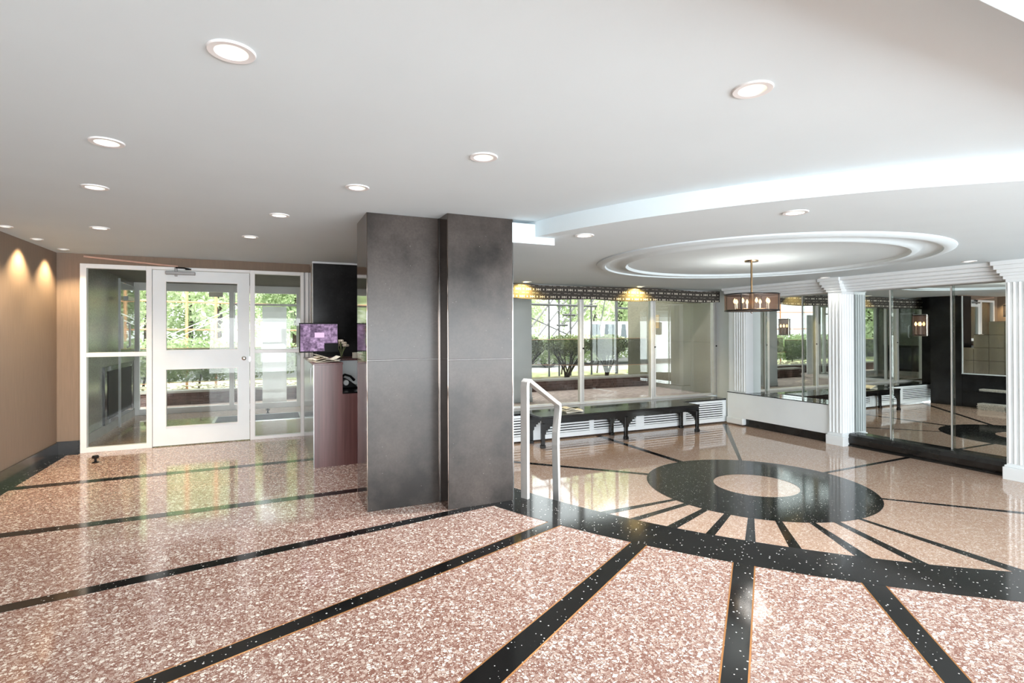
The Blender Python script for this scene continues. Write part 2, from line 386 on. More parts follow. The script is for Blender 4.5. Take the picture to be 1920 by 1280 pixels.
for k, (a0, a1, b0, b1) in B.items():
    near = k in ('L4', 'L5', 'L6', 'L7')
    band(a0, a1, b0, b1, 0, floor, 2.2 if near else 0, 0.25 if near else 0)
    if k in ('L5', 'L6', 'L7', 'L4'):
        for (p, q, s) in ((a0, a1, 1), (b0, b1, -1)):
            p, q = Vector(p), Vector(q); d = (q - p).normalized(); n = Vector((-d.y, d.x)) * s
            band(tuple(p + n * 0.008), tuple(q + n * 0.008), tuple(p), tuple(q), 0, floor, 2.2, 0.06, 'brass_strip', 'brass', 0.0014)
near_arc = arc(NC, NR, ang(NC, (8.6, NC[1] - math.sqrt(NR ** 2 - (8.6 - NC[0]) ** 2))), ang(NC, (1.56, 4.55)), 60)
far_arc = [p for p in edge if p[1] < 4.9]
b = MB(); b.plate(near_arc + far_arc[::-1], [], 0.002); b.build('inlay_band', 'terrazzo_black', floor)
MB().box(XL, XL + 0.12, YBACK, YD, 0, 0.0015).box(XL + 0.12, -2.07, YD - 0.1, YD, 0, 0.0015).build('inlay_border', 'terrazzo_black', floor)
# lounge floor, steps
b = MB(); b.plate([(1.8, 0.2), (8.7, 0.2), (8.7, 8.45), (1.8, 8.45)], [], ZL)
lounge = struct(b.build('floor', 'terrazzo_lounge'))
def step(r, z0, z1, r2):
    m = MB(); p = arc(FC, r, aR, math.pi, 60); q = arc(FC, r2, aR, math.pi, 60); n = len(p)
    m.add([(x, y, z1) for x, y in p] + [(x, y, z0) for x, y in p], [(i, i + 1, n + i + 1, n + i) for i in range(n - 1)])
    if r2 != r: m.add([(x, y, z0) for x, y in p] + [(x, y, z0) for x, y in q], [(i, i + 1, n + i + 1, n + i) for i in range(n - 1)])
    m.build('step', 'terrazzo_black', lounge)
step(FR, -0.175, 0.0, FR - 0.3); step(FR - 0.3, ZL, -0.175, FR - 0.3)
def ring_plate(c, r0, r1, z, parent, mat='terrazzo_black', name='inlay_ring'):
    m = MB(); m.plate(circle(c, r1, 72), [circle(c, r0, 48)] if r0 else [], z); return m.build(name, mat, parent)
ring_plate(RC, 0.462, 1.235, ZL + 0.002, lounge)
LR = [((3.041, 4.459), (3.917, 4.466), (3.075, 4.372), (3.956, 4.418), .9), ((3.170, 4.177), (3.918, 4.301), (3.222, 4.107), (3.935, 4.239), .8),
      ((3.329, 3.858), (3.999, 4.094), (3.375, 3.777), (4.025, 4.033), .7), ((3.528, 3.571), (4.087, 3.887), (3.578, 3.510), (4.112, 3.829), .7),
      ((3.726, 3.314), (4.199, 3.699), (3.784, 3.252), (4.239, 3.658), .7), ((3.945, 3.059), (4.369, 3.532), (4.018, 3.001), (4.414, 3.489), .7),
      ((4.267, 2.717), (4.623, 3.369), (4.350, 2.633), (4.671, 3.338), .7), ((4.547, 2.442), (4.837, 3.268), (4.620, 2.361), (4.904, 3.258), .7),
      ((5.044, 2.019), (5.133, 3.267), (5.155, 2.016), (5.176, 3.219), .7), ((6.801, 2.657), (5.975, 3.556), (6.727, 2.628), (5.937, 3.533), 1.4),
      ((8.30, 4.532), (6.40, 4.49), (8.30, 4.465), (6.40, 4.439), 0), ((8.064, 7.704), (5.98, 5.418), (8.153, 7.66), (6.0, 5.375), 0),
      ((5.16, 7.74), (5.13, 5.66), (5.26, 7.74), (5.23, 5.66), 0), ((2.10, 7.80), (4.37, 5.42), (2.02, 7.74), (4.32, 5.36), 0)]
for a0, a1, b0, b1, ex in LR: band(a0, a1, b0, b1, ZL, lounge, ex, 0.1)

# ---- ceilings
DL = [(-0.112, 2.071, .078), (-0.743, 3.314, .078), (-1.043, 4.365, .078), (-1.405, 6.03, .078), (-2.157, 6.28, .055), (-2.156, 6.999, .055), (-2.138, 7.716, .055),
      (0.09, 4.787, .078), (-0.159, 5.977, .078), (0.548, 3.664, .078), (1.094, 2.743, .078), (1.778, 1.532, .078)]
DLL = [(3.385, 2.56, .085), (2.5, 3.92, .085), (3.92, 7.91, .08), (6.28, 7.93, .08), (7.93, 5.50, .075), (7.72, 3.515, .075)]
XBK = [(0.2, -1.0, .078), (2.4, -0.6, .078), (-1.4, 0.6, .078), (4.6, -0.8, .078)]      # unseen fittings added for light, further along the ceiling behind the camera
aS = ang(SC, (8.6, SC[1] - math.sqrt(SR ** 2 - (8.6 - SC[0]) ** 2)))
sarc = arc(SC, SR, aS, math.pi, 60)
XS = SC[0] - SR
b = MB(); b.plate([(-2.45, YBACK), (8.6, YBACK)] + sarc + [(XS, 8.45), (-2.45, 8.45)], [circle((x, y), r * 0.72) for x, y, r in DL + XBK], H, False)
ceil = struct(b.build('ceiling', 'ceiling_paint'))
b = MB(); b.plate(sarc + [(XS, 8.5), (8.7, 8.5), (8.7, sarc[0][1])], [circle((x, y), r * 0.72) for x, y, r in DLL], ZC, False)
lceil = struct(b.build('ceiling', 'ceiling_paint'))
n = len(sarc)
MB().add([(x, y, H) for x, y in sarc] + [(x, y, ZC) for x, y in sarc], [(i, i + 1, n + i + 1, n + i) for i in range(n - 1)]).build('curved_fascia', 'ceiling_paint', lceil, True)
RCC = (5.27, 4.53)
MB().lathe([(1.86, 0.001), (1.855, -0.012), (1.80, -0.034), (1.755, -0.03), (1.745, -0.012), (1.70, -0.008)], (*RCC, ZC), 96).build('ring_moulding', 'ceiling_paint', lceil, True)
MB().lathe([(1.70, -0.008), (1.58, -0.004), (1.555, -0.022), (1.50, -0.03), (1.485, -0.012), (1.475, 0.001)], (*RCC, ZC), 96).build('ring_moulding', 'ceiling_paint', lceil, True)
MB().box(1.922, 2.341, 4.16, 4.36, 2.2277, 2.4).build('soffit_box', 'ceiling_paint', lceil)
struct(MB().box(-2.3, 8.45, -0.5, 0.69, 2.25, 2.43).build('trim_1', 'ceiling_paint'))       # dropped beam over the camera
struct(MB().box(-2.7, 9.0, -4.5, 8.6, 2.78, 2.9).build('light_block_roof', 'ceiling_paint'))  # unseen slab added to block sky light above the ceilings

# ---- walls
struct(MB().box(-2.45, XL, YBACK, 8.25, -0.05, 2.78).build('wall_left', 'tan_wallpaper'))
struct(MB().box(XL, XL + 0.018, YBACK, YD, 0, 0.15).build('baseboard_left', 'black_base'))
struct(MB().box(XL, -2.07, YD - 0.018, YD, 0, 0.155).build('baseboard_front', 'black_base'))
struct(MB().box(XL, -2.07, YD, 8.2, 0, 2.78).box(-2.07, 1.45, YD, 8.2, 2.306, 2.78).box(0.56, 0.92, YD, 8.2, 0, 2.306).build('wall_front', 'tan_wallpaper'))
wm = struct(MB().box(XMIR + 0.012, 8.65, YBACK, 7.72, ZL, 2.78).box(8.53, 8.65, 7.72, 8.45, ZL, 2.78).build('wall_right', 'white_paint'))
struct(MB().box(0.92, 8.65, YWIN - 0.02, 8.45, ZL, 0.10).box(0.92, 8.65, YWIN - 0.02, 8.45, 2.2, 2.78).build('wall_window', 'white_paint'))
struct(MB().box(-2.45, 8.65, -4.5, -4.3, -0.05, 0.1).box(-2.45, 8.65, -4.5, -4.3, 2.2, 2.78).box(-2.45, -1.8, -4.5, -4.3, 0.1, 2.2).box(7.9, 8.65, -4.5, -4.3, 0.1, 2.2).box(3.0, 3.12, -4.5, -4.3, 0.1, 2.2).build('wall_back', 'white_paint'))

# ---- entrance door and sidelights
def bars(parent, rows, name, mat='white_metal', y0=8.035, y1=8.115, bevel=0.003):
    for (x0, x1, z0, z1) in rows: MB().box(x0, x1, y0, y1, z0, z1).build(name, mat, parent, False, bevel)
def pane(parent, x0, x1, z0, z1, y, mat='clear_glass'): MB().box(x0, x1, y - 0.004, y + 0.004, z0, z1).build('pane', mat, parent)
w2 = sempty('window_2', (-1.7, 8.07, 0))
bars(w2, [(-2.07, -2.006, 0, 2.306), (-1.397, -1.336, 0, 2.306)], 'stile')
bars(w2, [(-2.006, -1.397, 2.252, 2.306), (-2.006, -1.397, 1.165, 1.22), (-2.006, -1.397, 0, 0.06)], 'rail')
pane(w2, -2.006, -1.397, 1.22, 2.252, 8.075); pane(w2, -2.006, -1.397, 0.06, 1.165, 8.075)
w3 = sempty('window_3', (0.1, 8.07, 0))
bars(w3, [(-0.218, -0.158, 0, 2.306), (0.42, 0.465, 0, 2.306), (0.485, 0.525, 0, 2.306), (0.54, 0.56, 0, 2.306)], 'stile')
bars(w3, [(0.465, 0.485, 0, 2.306), (0.525, 0.54, 0, 2.306)], 'stile', 'grey_paint', 8.06, 8.11, 0)
bars(w3, [(-0.158, 0.42, 2.26, 2.306), (-0.158, 0.42, 1.178, 1.228), (-0.158, 0.42, 0, 0.04)], 'rail')
pane(w3, -0.158, 0.42, 1.228, 2.26, 8.075); pane(w3, -0.158, 0.42, 0.04, 1.178, 8.075)
d1 = sempty('door_1', (-0.78, 8.07, 0))
bars(d1, [(-1.336, -0.218, 2.268, 2.306)], 'frame_head')
leaf_ = MB().box(-1.33, -1.183, 8.04, 8.085, 0.012, 2.262).box(-0.372, -0.224, 8.04, 8.085, 0.012, 2.262).box(-1.183, -0.372, 8.04, 8.085, 2.115, 2.262).box(-1.183, -0.372, 8.04, 8.085, 0.985, 1.238).box(-1.183, -0.372, 8.04, 8.085, 0.012, 0.255).build('door_leaf', 'white_paint', d1)
for (z0, z1) in ((1.238, 2.115), (0.255, 0.985)):
    pane(leaf_, -1.183, -0.372, z0, z1, 8.066)
    m = MB()
    for q in ((-1.195, -1.183, z0 - .012, z1 + .012), (-0.372, -0.36, z0 - .012, z1 + .012), (-1.183, -0.372, z0 - .012, z0), (-1.183, -0.372, z1, z1 + .012)): m.box(q[0], q[1], 8.03, 8.042, q[2], q[3])
    m.build('glazing_bead', 'white_metal', leaf_)
lk_ = MB(); lk_.tube([(-0.293, 8.042, 1.113), (-0.293, 8.022, 1.113), (-0.293, 8.018, 1.113)], [0.03, 0.026, 0.018], 20); lk_.build('lock_cylinder', 'chrome', leaf_, True)
MB().box(-0.232, -0.212, 8.028, 8.042, 1.07, 1.13).build('strike_plate', 'brushed_steel', d1)
MB().box(-1.185, -0.855, 7.975, 8.035, 2.205, 2.248).build('closer_body', 'closer_grey', leaf_, False, 0.008)
MB().box(-1.085, -1.055, 7.99, 8.03, 2.185, 2.30).build('closer_bracket', 'closer_grey', leaf_, False, 0.004)
MB().tube([(-1.07, 7.985, 2.295), (-0.98, 7.97, 2.292), (-0.90, 7.99, 2.278)], 0.009, 8).build('closer_arm', 'black_plastic', leaf_, True)
MB().box(-0.965, -0.90, 7.975, 8.0, 2.27, 2.287).build('closer_shoe', 'black_plastic', leaf_)
tag(MB().tube([(-2.03, 8.035, 2.392), (-1.05, 8.035, 2.315)], 0.012, 10).build('conduit', 'pipe_pink', None, True), 'thin pinkish tube slanting along the wall above the white door', 'tube')

# ---- lounge window
w1 = sempty('window_1', (5.2, YWIN, 0.13))
MX = [0.98, 2.1, 3.58, 5.225, 6.865, 8.485]
for i, x in enumerate(MX):
    wd = (0.04, 0.045, 0.045, 0.045, 0.06, 0.043)[i]
    MB().box(x - wd, x + wd, YWIN - 0.05, YWIN + 0.03, 0.13, 2.2).build('mullion', 'silver_paint', w1, False, 0.006)
    MB().box(x + wd * .25, x + wd * .4, YWIN - 0.056, YWIN - 0.05, 0.18, 2.2).build('mullion_groove', 'grey_paint', w1)
    lk_ = MB(); lk_.tube([(x + wd * .55, YWIN - 0.048, 1.15), (x + wd * .55, YWIN - 0.062, 1.15)], 0.016, 12); lk_.build('window_lock', 'black_plastic', w1, True)
for x0, x1 in zip(MX[:-1], MX[1:]):
    MB().box(x0 + .04, x1 - .04, YWIN - 0.04, YWIN + 0.02, 0.13, 0.175).build('bottom_rail', 'silver_paint', w1, False, 0.005)
    pane(w1, x0 + .04, x1 - .04, 0.175, 2.2, YWIN)

# ---- mirror wall trim: base, half wall box, cornice, pilasters
def extr_y(prof, y0, y1): return MB().prism_ax(prof, y0, y1, 'y')
base_prof = [(8.50, ZL), (XB, ZL), (XB, ZL + 0.02), (XB + 0.02, ZL + .03), (XB + 0.005, ZL + 0.06), (XB + 0.0, ZL + 0.12), (XB + 0.03, ZL + 0.17), (XB + 0.09, ZL + .19), (8.50, ZL + 0.19)]
struct(extr_y(base_prof, 3.2, 5.42).build('baseboard_right', 'black_base', None))
struct(MB().box(XB, 8.5, 5.42, 7.5, ZL, -0.19).build('baseboard_right', 'black_base'))
hb = sempty('wall_half', (8.3, 6.5, ZL))
MB().box(8.20, 8.455, 5.42, 7.70, -0.205, 0.262).build('panel_box', 'white_paint', hb, False, 0.004)
MB().box(8.165, 8.455, 7.30, 7.70, -0.33, -0.205).build('panel_foot', 'white_paint', hb, False, 0.02)
MB().box(8.195, 8.455, 5.42, 7.70, 0.262, 0.274).build('glass_top', 'black_sill', hb)
LAY = [(2.07, 2.11, 8.26), (2.11, 2.145, 8.225), (2.145, 2.19, 8.19), (2.19, 2.24, 8.14), (2.24, 2.295, 8.08)]
cn = sempty('trim_2', (8.3, 5.4, 2.07))
for z0, z1, x in LAY: extr_y([(8.47, z0), (x + .012, z0), (x, z0 + .01), (x, z1 - .006), (x + .008, z1), (8.47, z1)], 0.0, 7.72).build('cornice_moulding', 'white_paint', cn)
def pilaster(name, y0, y1, xf, xb, flutes_side, zt):
    o = sempty(name, (xf, (y0 + y1) / 2, ZL))
    MB().box(xf - 0.03, xb, y0 - 0.03, y1 + 0.03, ZL, ZL + 0.15).build('plinth', 'white_paint', o, False, 0.004)
    MB().box(xf - 0.018, xb, y0 - 0.018, y1 + 0.018, ZL + 0.15, ZL + 0.175).build('plinth_moulding', 'white_paint', o, False, 0.006)
    MB().box(xf, xb, y0, y1, ZL + 0.175, zt).build('shaft', 'white_paint', o)
    nf = max(3, int((y1 - y0) / 0.05))
    for i in range(nf):
        yc = y0 + (i + .5) * (y1 - y0) / nf
        r = (y1 - y0) / nf * 0.30
        MB().add([(xf - .001, yc - r, ZL + .2), (xf - 0.016, yc, ZL + .2), (xf - .001, yc + r, ZL + .2), (xf - .001, yc - r, zt - .04), (xf - 0.016, yc, zt - .04), (xf - .001, yc + r, zt - .04)], [(0, 1, 4, 3), (1, 2, 5, 4), (0, 2, 1), (3, 4, 5)]).build('reed', 'white_paint', o)
    if flutes_side:
        ns = 5; ws = (xb - xf) / ns
        for i in range(ns):
            xc = xf + (i + .5) * ws; r = ws * .30
            MB().add([(xc - r, y0 + .001, ZL + .2), (xc, y0 - .016, ZL + .2), (xc + r, y0 + .001, ZL + .2), (xc - r, y0 + .001, zt - .04), (xc, y0 - .016, zt - .04), (xc + r, y0 + .001, zt - .04)], [(0, 1, 4, 3), (1, 2, 5, 4), (0, 2, 1), (3, 4, 5)]).build('reed', 'white_paint', o)
    for k, (z0, z1, x) in enumerate(LAY):
        e = 0.02 + 0.022 * k
        MB().box(xf - e, xb, y0 - e * .2, y1 + e, z0, z1).build('capital_moulding', 'white_paint', o, False, 0.004)
    return o
pilaster('trim_3', 5.375, 5.60, 8.157, 8.455, True, 2.07)
pilaster('trim_4', 2.75, 3.335, 8.13, 8.455, False, 2.07)
o = sempty('trim_5', (8.4, 7.5, 0.27))
MB().box(8.25, 8.53, 7.30, 7.70, 0.274, 2.07).build('shaft', 'white_paint', o)
for i in range(5):
    yc = 7.33 + i * 0.055
    MB().add([(8.249, yc - .016, .30), (8.233, yc, .30), (8.249, yc + .016, .30), (8.249, yc - .016, 2.03), (8.233, yc, 2.03), (8.249, yc + .016, 2.03)], [(0, 1, 4, 3), (1, 2, 5, 4)]).build('reed', 'white_paint', o)
# mirrors: each panel a thing of its own, clear strips over the joints
def mirror_panel(y0, y1, z0, z1, label):
    o = MB().box(XMIR, XMIR + .008, y0, y1, z0, z1).build('wall_mirror', 'mirror_glass'); tag(o, label, 'mirror', 'wall mirrors of the lounge'); return o
ma = mirror_panel(5.60, 6.252, 0.276, 2.07, 'tall wall mirror next to the middle fluted pilaster, above the white box')
mb = mirror_panel(6.256, 7.012, 0.276, 2.07, 'tall wall mirror carrying the sconce, above the white box')
mc = mirror_panel(7.016, 7.40, 0.276, 2.07, 'narrow wall mirror beside the corner pilaster above the white box')
md = mirror_panel(4.822, 5.37, ZL + .19, 2.07, 'floor-length wall mirror just right of the middle fluted pilaster')
me = mirror_panel(4.042, 4.818, ZL + .19, 2.07, 'floor-length wall mirror carrying the right-hand sconce')
mf = mirror_panel(3.30, 4.038, ZL + .19, 2.07, 'floor-length wall mirror at the right edge reflecting the tiled half wall')
for par, y, z0 in ((ma, 6.254, .276), (mb, 7.014, .276), (md, 4.82, ZL + .19), (me, 4.04, ZL + .19)):
    for dy in (-0.018, 0.012):
        MB().prism_ax([(y + dy - .008 , z0), (y + dy + .008, z0), (y + dy + .008, 2.06), (y + dy - .008, 2.06)], XMIR - 0.012, XMIR - 0.001, 'x').build('joint_strip', 'acrylic' if dy < 0 else 'silver_paint', par, False, 0.003)

# ================================================================== THINGS INSIDE
# ---- stone pillars (slabs with a joint, polished side panels)
def pillar(x0, x1, y0, y1, label):
    o = thing('stone_pillar', ((x0 + x1) / 2, (y0 + y1) / 2, 0), label, 'pillar')
    MB().box(x0 + .004, x1 - .004, y0, y1, 0, 1.222).build('stone_slab', 'pillar_stone', o, False, 0.003)
    MB().box(x0 + .004, x1 - .004, y0, y1, 1.2265, H).build('stone_slab', 'pillar_stone', o, False, 0.003)
    MB().box(x0 + .006, x1 - .006, y0 + .002, y1 - .002, 1.222, 1.2265).build('joint', 'grey_paint', o)
    MB().box(x0, x0 + .004, y0 + .002, y1, 0.0, H).build('side_panel', 'smoked_steel', o)
    MB().box(x1 - .004, x1, y0 + .002, y1, 0.0, H).build('side_panel', 'smoked_steel', o)
    return o
pillar(0.7285, 1.331, 4.389, 4.892, 'dark stone pillar on the left, nearest the reception desk')
p2 = pillar(1.336, 1.922, 4.157, 4.892, 'dark stone pillar on the right, next to the handrail')
MB().box(1.922, 1.932, 4.165, 4.185, 0, H).build('edge_strip', 'desk_steel', p2)
MB().box(1.330, 1.336, 4.382, 4.39, 0, H).build('edge_strip', 'desk_steel', p2)
# ---- black pier behind the desk, partition to the lounge
o = thing('stone_pier', (1.0, 7.88, 0), 'black polished stone pier behind the reception desk', 'pier')
MB().box(0.56, 1.45, 7.69, YD - .002, 0, 2.40).build('stone_cladding', 'black_stone', o)
MB().box(0.55, 1.45, 7.675, YD - .002, 2.40, 2.424).build('top_trim', 'white_paint', o)
MB().box(0.553, 0.56, 7.69, 8.03, 0, 2.40).build('edge_trim', 'silver_paint', o)
o = thing('partition_wall', (1.7, 6.5, ZL), 'black stone partition with mirror tiles seen only in the right-hand mirrors', 'partition')
MB().box(1.55, 1.87, 4.90, 5.93, ZL, 2.28).build('stone_wall', 'black_stone', o)
MB().box(1.55, 1.85, 5.93, 7.0, ZL, 1.02).box(1.55, 1.85, 5.93, 6.48, 1.02, 1.66).box(1.55, 1.85, 6.48, 6.77, 1.02, 1.36).build('half_wall', 'black_stone', o)
MB().box(1.452, 1.87, 7.0, 7.66, ZL, 2.28).build('stone_wall', 'black_stone', o)
MB().box(1.85, 1.885, 5.93, 7.0, 0.42, 0.445).build('ledge', 'white_paint', o)
MB().box(1.85, 1.875, 6.98, 7.0, 0.445, 2.28).build('edge_trim', 'white_paint', o)
tb = None
for j in range(4):
    for i in range(4):
        y1 = 6.98 - (0.21 if i else 0) - max(0, i - 1) * 0.29; y0 = 6.77 - 0.29 * i + 0.006 if i else 6.776
        if i == 3: y0 = 5.94
        z0 = 0.45 + j * 0.303; z1 = z0 + 0.297
        if (i == 0 and j > 1) or (i == 1 and j > 2): continue
        MB().box(1.85, 1.857, y0, y1 - .0, z0, z1).build('mirror_tile', 'mirror_tile', o)
def sheaf(cx, cy, cz, w, d, hgt, n, label, name='newspaper_stack', mat='newsprint', cat='newspapers', rot=0.0, curl=0.0):
    o = thing(name, (cx, cy, cz), label, cat)
    for k in range(n):
        m = MB(); t = hgt / n; z0 = cz + k * t; jx, jy = random.uniform(-.012, .012), random.uniform(-.012, .012)
        nx = 6; pts_b = []; 
        vs = []; fs = []
        for i in range(nx + 1):
            u = i / nx - .5; zz = curl * (math.sin(u * 5 + k) * .5 + .5) * (k + 1) / n
            for (v, zt) in ((-d / 2, 0), (d / 2, 0), (-d / 2, t * .85), (d / 2, t * .85)):
                x, y = u * w + jx, v + jy; c, s_ = math.cos(rot), math.sin(rot)
                vs.append((cx + x * c - y * s_, cy + x * s_ + y * c, z0 + zz + zt))
        for i in range(nx):
            a = i * 4; b2 = a + 4
            fs += [(a, a + 1, b2 + 1, b2), (a + 2, b2 + 2, b2 + 3, a + 3), (a, b2, b2 + 2, a + 2), (a + 1, a + 3, b2 + 3, b2 + 1)]
        fs += [(0, 2, 3, 1), (nx * 4, nx * 4 + 1, nx * 4 + 3, nx * 4 + 2)]
        m.add(vs, fs); m.build('sheet', mat, o)
    return o
tag(MB().box(1.86, 2.10, 6.04, 6.62, 0.045, 0.06).build('paper_rack', 'black_lacquer'), 'black wall shelf holding newspapers, reflected in the right-hand mirror', 'shelf')
sheaf(1.98, 6.33, 0.062, 0.2, 0.5, 0.05, 4, 'thin pile of newspapers on the black shelf, seen in the right-hand mirror')
sheaf(2.02, 6.33, ZL + .002, 0.26, 0.5, 0.14, 8, 'thick pile of newspapers on the lounge floor, seen in the right-hand mirror')

# ---- reception desk
dk = thing('reception_desk', (0.9, 6.8, 0), 'maroon wood reception desk with a polished steel side', 'desk')
MB().box(0.452, 0.745, 6.064, 6.10, 0.0, 1.106).box(0.745, 1.33, 6.064, 6.10, 0.0, 0.78).build('front_panel', 'maroon_wood', dk)
MB().box(0.452, 0.745, 6.10, 7.66, 0.0, 1.106).build('body', 'maroon_wood', dk)
MB().box(0.444, 0.452, 6.064, 7.66, 0.0, 1.112).build('side_panel', 'desk_steel', dk)
MB().box(0.436, 0.75, 6.055, 7.66, 1.106, 1.124).build('top', 'maroon_wood', dk, False, 0.003)
MB().box(0.745, 1.33, 6.10, 7.0, 0.775, 0.795).build('lower_counter', 'black_lacquer', dk)
MB().box(0.745, 1.45, 7.0, 7.03, 0.795, 1.10).build('back_panel', 'white_paint', dk)
MB().box(0.745, 1.45, 6.98, 7.66, 1.10, 1.124).build('rear_top', 'maroon_wood', dk)
MB().box(0.438, 0.444, 6.42, 6.45, 0.88, 1.06).build('steel_pull', 'closer_grey', dk)
mo = thing('security_monitor', (0.56, 6.77, 1.124), 'black flat monitor showing a grid of camera views on the desk', 'monitor')
MB().box(0.338, 0.782, 6.75, 6.785, 1.216, 1.57).build('housing', 'black_plastic', mo, False, 0.004)
sc_ = MB().box(0.350, 0.770, 6.747, 6.7495, 1.232, 1.556).build('screen', 'camera_grid', mo)
MB().box(0.51, 0.62, 6.7455, 6.7468, 1.395, 1.455).build('dialog_window', 'screen_window', sc_)
MB().box(0.62, 0.77, 6.7455, 6.7468, 1.232, 1.325).build('blank_tiles', 'black_plastic', sc_)
MB().box(0.53, 0.59, 6.77, 6.80, 1.13, 1.30).build('stand', 'black_plastic', mo)
MB().box(0.48, 0.66, 6.70, 6.86, 1.124, 1.134).build('foot', 'black_plastic', mo, False, 0.004)
sheaf(0.60, 6.30, 1.1245, 0.25, 0.28, 0.03, 5, 'stack of cream papers with a curled top sheet at the front of the desk', 'paper_stack', 'paper', 'papers', 0.05, 0.06)
sheaf(0.50, 6.55, 1.1245, 0.12, 0.18, 0.018, 3, 'small pile of cream leaflets under the monitor', 'leaflet_pile', 'paper', 'papers', 0.2, 0.02)
fl = thing('flower_vase', (0.86, 7.1, 1.124), 'small vase of pale flowers on the rear desk top', 'flowers')
m = MB(); m.lathe([(0.002, 0), (0.022, 0), (0.02, 0.05), (0.012, 0.09), (0.016, 0.1)], (0.86, 7.1, 1.124), 14); m.build('vase', 'clear_glass', fl, True)
for k in range(7):
    a = k * 0.9; tx, ty, tz = 0.86 + .06 * math.cos(a), 7.1 + .05 * math.sin(a), 1.285 + .03 * (k % 3)
    MB().tube([(0.86, 7.1, 1.135), (0.86 + (tx - .86) * .4, 7.1 + (ty - 7.1) * .4, 1.22), (tx, ty, tz)], 0.003, 5).build('stem', 'stem_green', fl)
    m = MB()
    for j in range(5): m.sphere((tx + .016 * math.cos(j * 1.257), ty + .016 * math.sin(j * 1.257), tz + .004), 0.019, 10, 6, 0.9)
    m.build('blossom', 'petal', fl, True)
tag(MB().lathe([(0.012, 0), (0.05, 0), (0.05, 0.07), (0.012, 0.07), (0.012, 0)], (1.05, 7.15, 1.1242), 20).build('tape_roll', 'paper', None, True), 'cream paper roll standing on the rear desk top', 'roll')
ph = thing('desk_telephone', (0.84, 6.6, 0.795), 'black desk telephone with a silver dial on the lower counter', 'telephone')
MB().prism_ax([(0.77, 0.796), (0.98, 0.796), (0.95, 0.83), (0.86, 0.90), (0.80, 0.93), (0.77, 0.90)], 6.5, 6.66, 'y').build('body', 'black_plastic', ph, False, 0.01)
MB().tube([(0.835, 6.495, 0.865), (0.835, 6.47, 0.865)], [0.036, 0.03], 18).build('dial', 'silver_paint', ph, True)
MB().tube([(0.79, 6.52, 0.93), (0.83, 6.56, 0.955), (0.90, 6.60, 0.93), (0.95, 6.64, 0.88)], [0.018, 0.013, 0.013, 0.018], 8).build('handset', 'black_plastic', ph, True)

# ---- handrail at the step
hr = thing('handrail', (2.04, 4.163, 0), 'brushed silver handrail at the curved step beside the dark pillar', 'handrail')
q1 = Vector((2.04, 4.163)); dd = Vector((0.93, 0.37)).normalized(); nn = Vector((-dd.y, dd.x)); q2 = q1 + dd * 0.47
def bar(path, wid, thk, name):
    # flat bar swept along (distance, z) path in the rail's vertical plane, wid across, thk in plane
    m = MB(); vs = []; fs = []; N = len(path)
    for i, (s_, z) in enumerate(path):
        a = path[max(0, i - 1)]; c = path[min(N - 1, i + 1)]; t = Vector((c[0] - a[0], c[1] - a[1])).normalized(); nrm = Vector((-t.y, t.x))
        for sg in (-1, 1):
            for w_ in (-1, 1):
                p = q1 + dd * (s_ + nrm.x * thk / 2 * sg) + nn * w_ * wid / 2; vs.append((p.x, p.y, z + nrm.y * thk / 2 * sg))
    for i in range(N - 1):
        a, c = i * 4, i * 4 + 4
        fs += [(a, a + 1, c + 1, c), (a + 2, c + 2, c + 3, a + 3), (a, c, c + 2, a + 2), (a + 1, a + 3, c + 3, c + 1)]
    fs += [(0, 2, 3, 1), (N * 4 - 4, N * 4 - 3, N * 4 - 1, N * 4 - 2)]
    m.add(vs, fs); return m.build(name, 'silver_paint', hr, False, 0.004)
bar([(0, 0), (0, 0.98), (0.006, 1.01), (0.025, 1.028), (0.05, 1.02)], 0.078, 0.034, 'post')
bar([(0.04, 1.025), (0.43, 0.79)], 0.066, 0.034, 'rail')
bar([(0.425, 0.795), (0.455, 0.775), (0.462, 0.74), (0.43, 0.52), (0.425, 0.40), (0.44, -0.173)], 0.07, 0.034, 'post')

# ---- bench
bn = thing('long_bench', (5.45, 7.5, ZL), 'long black lacquered bench with stepped brackets in front of the radiator cover', 'bench')
BX0, BX1, BY0, BY1, BT = 3.84, 7.05, 7.25, 7.72, 0.14
MB().box(BX0, BX1, BY0, BY1, BT - 0.035, BT).build('seat', 'black_lacquer', bn, False, 0.006)
MB().box(BX0 + .01, BX1 - .01, BY0 + .01, BY0 + .04, BT - 0.115, BT - .035).build('apron', 'black_lacquer', bn)
MB().box(BX0 + .01, BX1 - .01, BY1 - .04, BY1 - .01, BT - 0.115, BT - .035).build('apron', 'black_lacquer', bn)
for yb in (BY0 + .01, BY1 - .055):
    for x, sides in ((BX0 + .035, (1,)), (5.45, (-1, 1)), (BX1 - .035, (-1,))):
        m = MB(); m.box(x - .03, x + .03, yb, yb + .045, ZL + .05, BT - .1).box(x - .038, x + .038, yb - .006, yb + .051, ZL, ZL + .05); m.build('leg', 'black_lacquer', bn, False, 0.004)
        for s_ in sides:
            pr = [(0, BT - .11), (.20, BT - .11), (.20, BT - .14), (.16, BT - .14), (.16, BT - .165), (.12, BT - .165), (.12, BT - .19), (.085, BT - .19), (.085, BT - .225), (.05, BT - .225), (.05, BT - .27), (0.03, BT - .29), (0, BT - .29)]
            MB().prism_ax([(x + s_ * px, pz) for px, pz in pr], yb + .006, yb + .036, 'y').build('bracket', 'black_lacquer', bn)
sheaf(4.55, 7.52, BT + .0005, 0.30, 0.20, 0.03, 4, 'folded newspaper lying on the black bench', 'folded_newspaper', 'paper', 'newspaper', -0.1, 0.05)

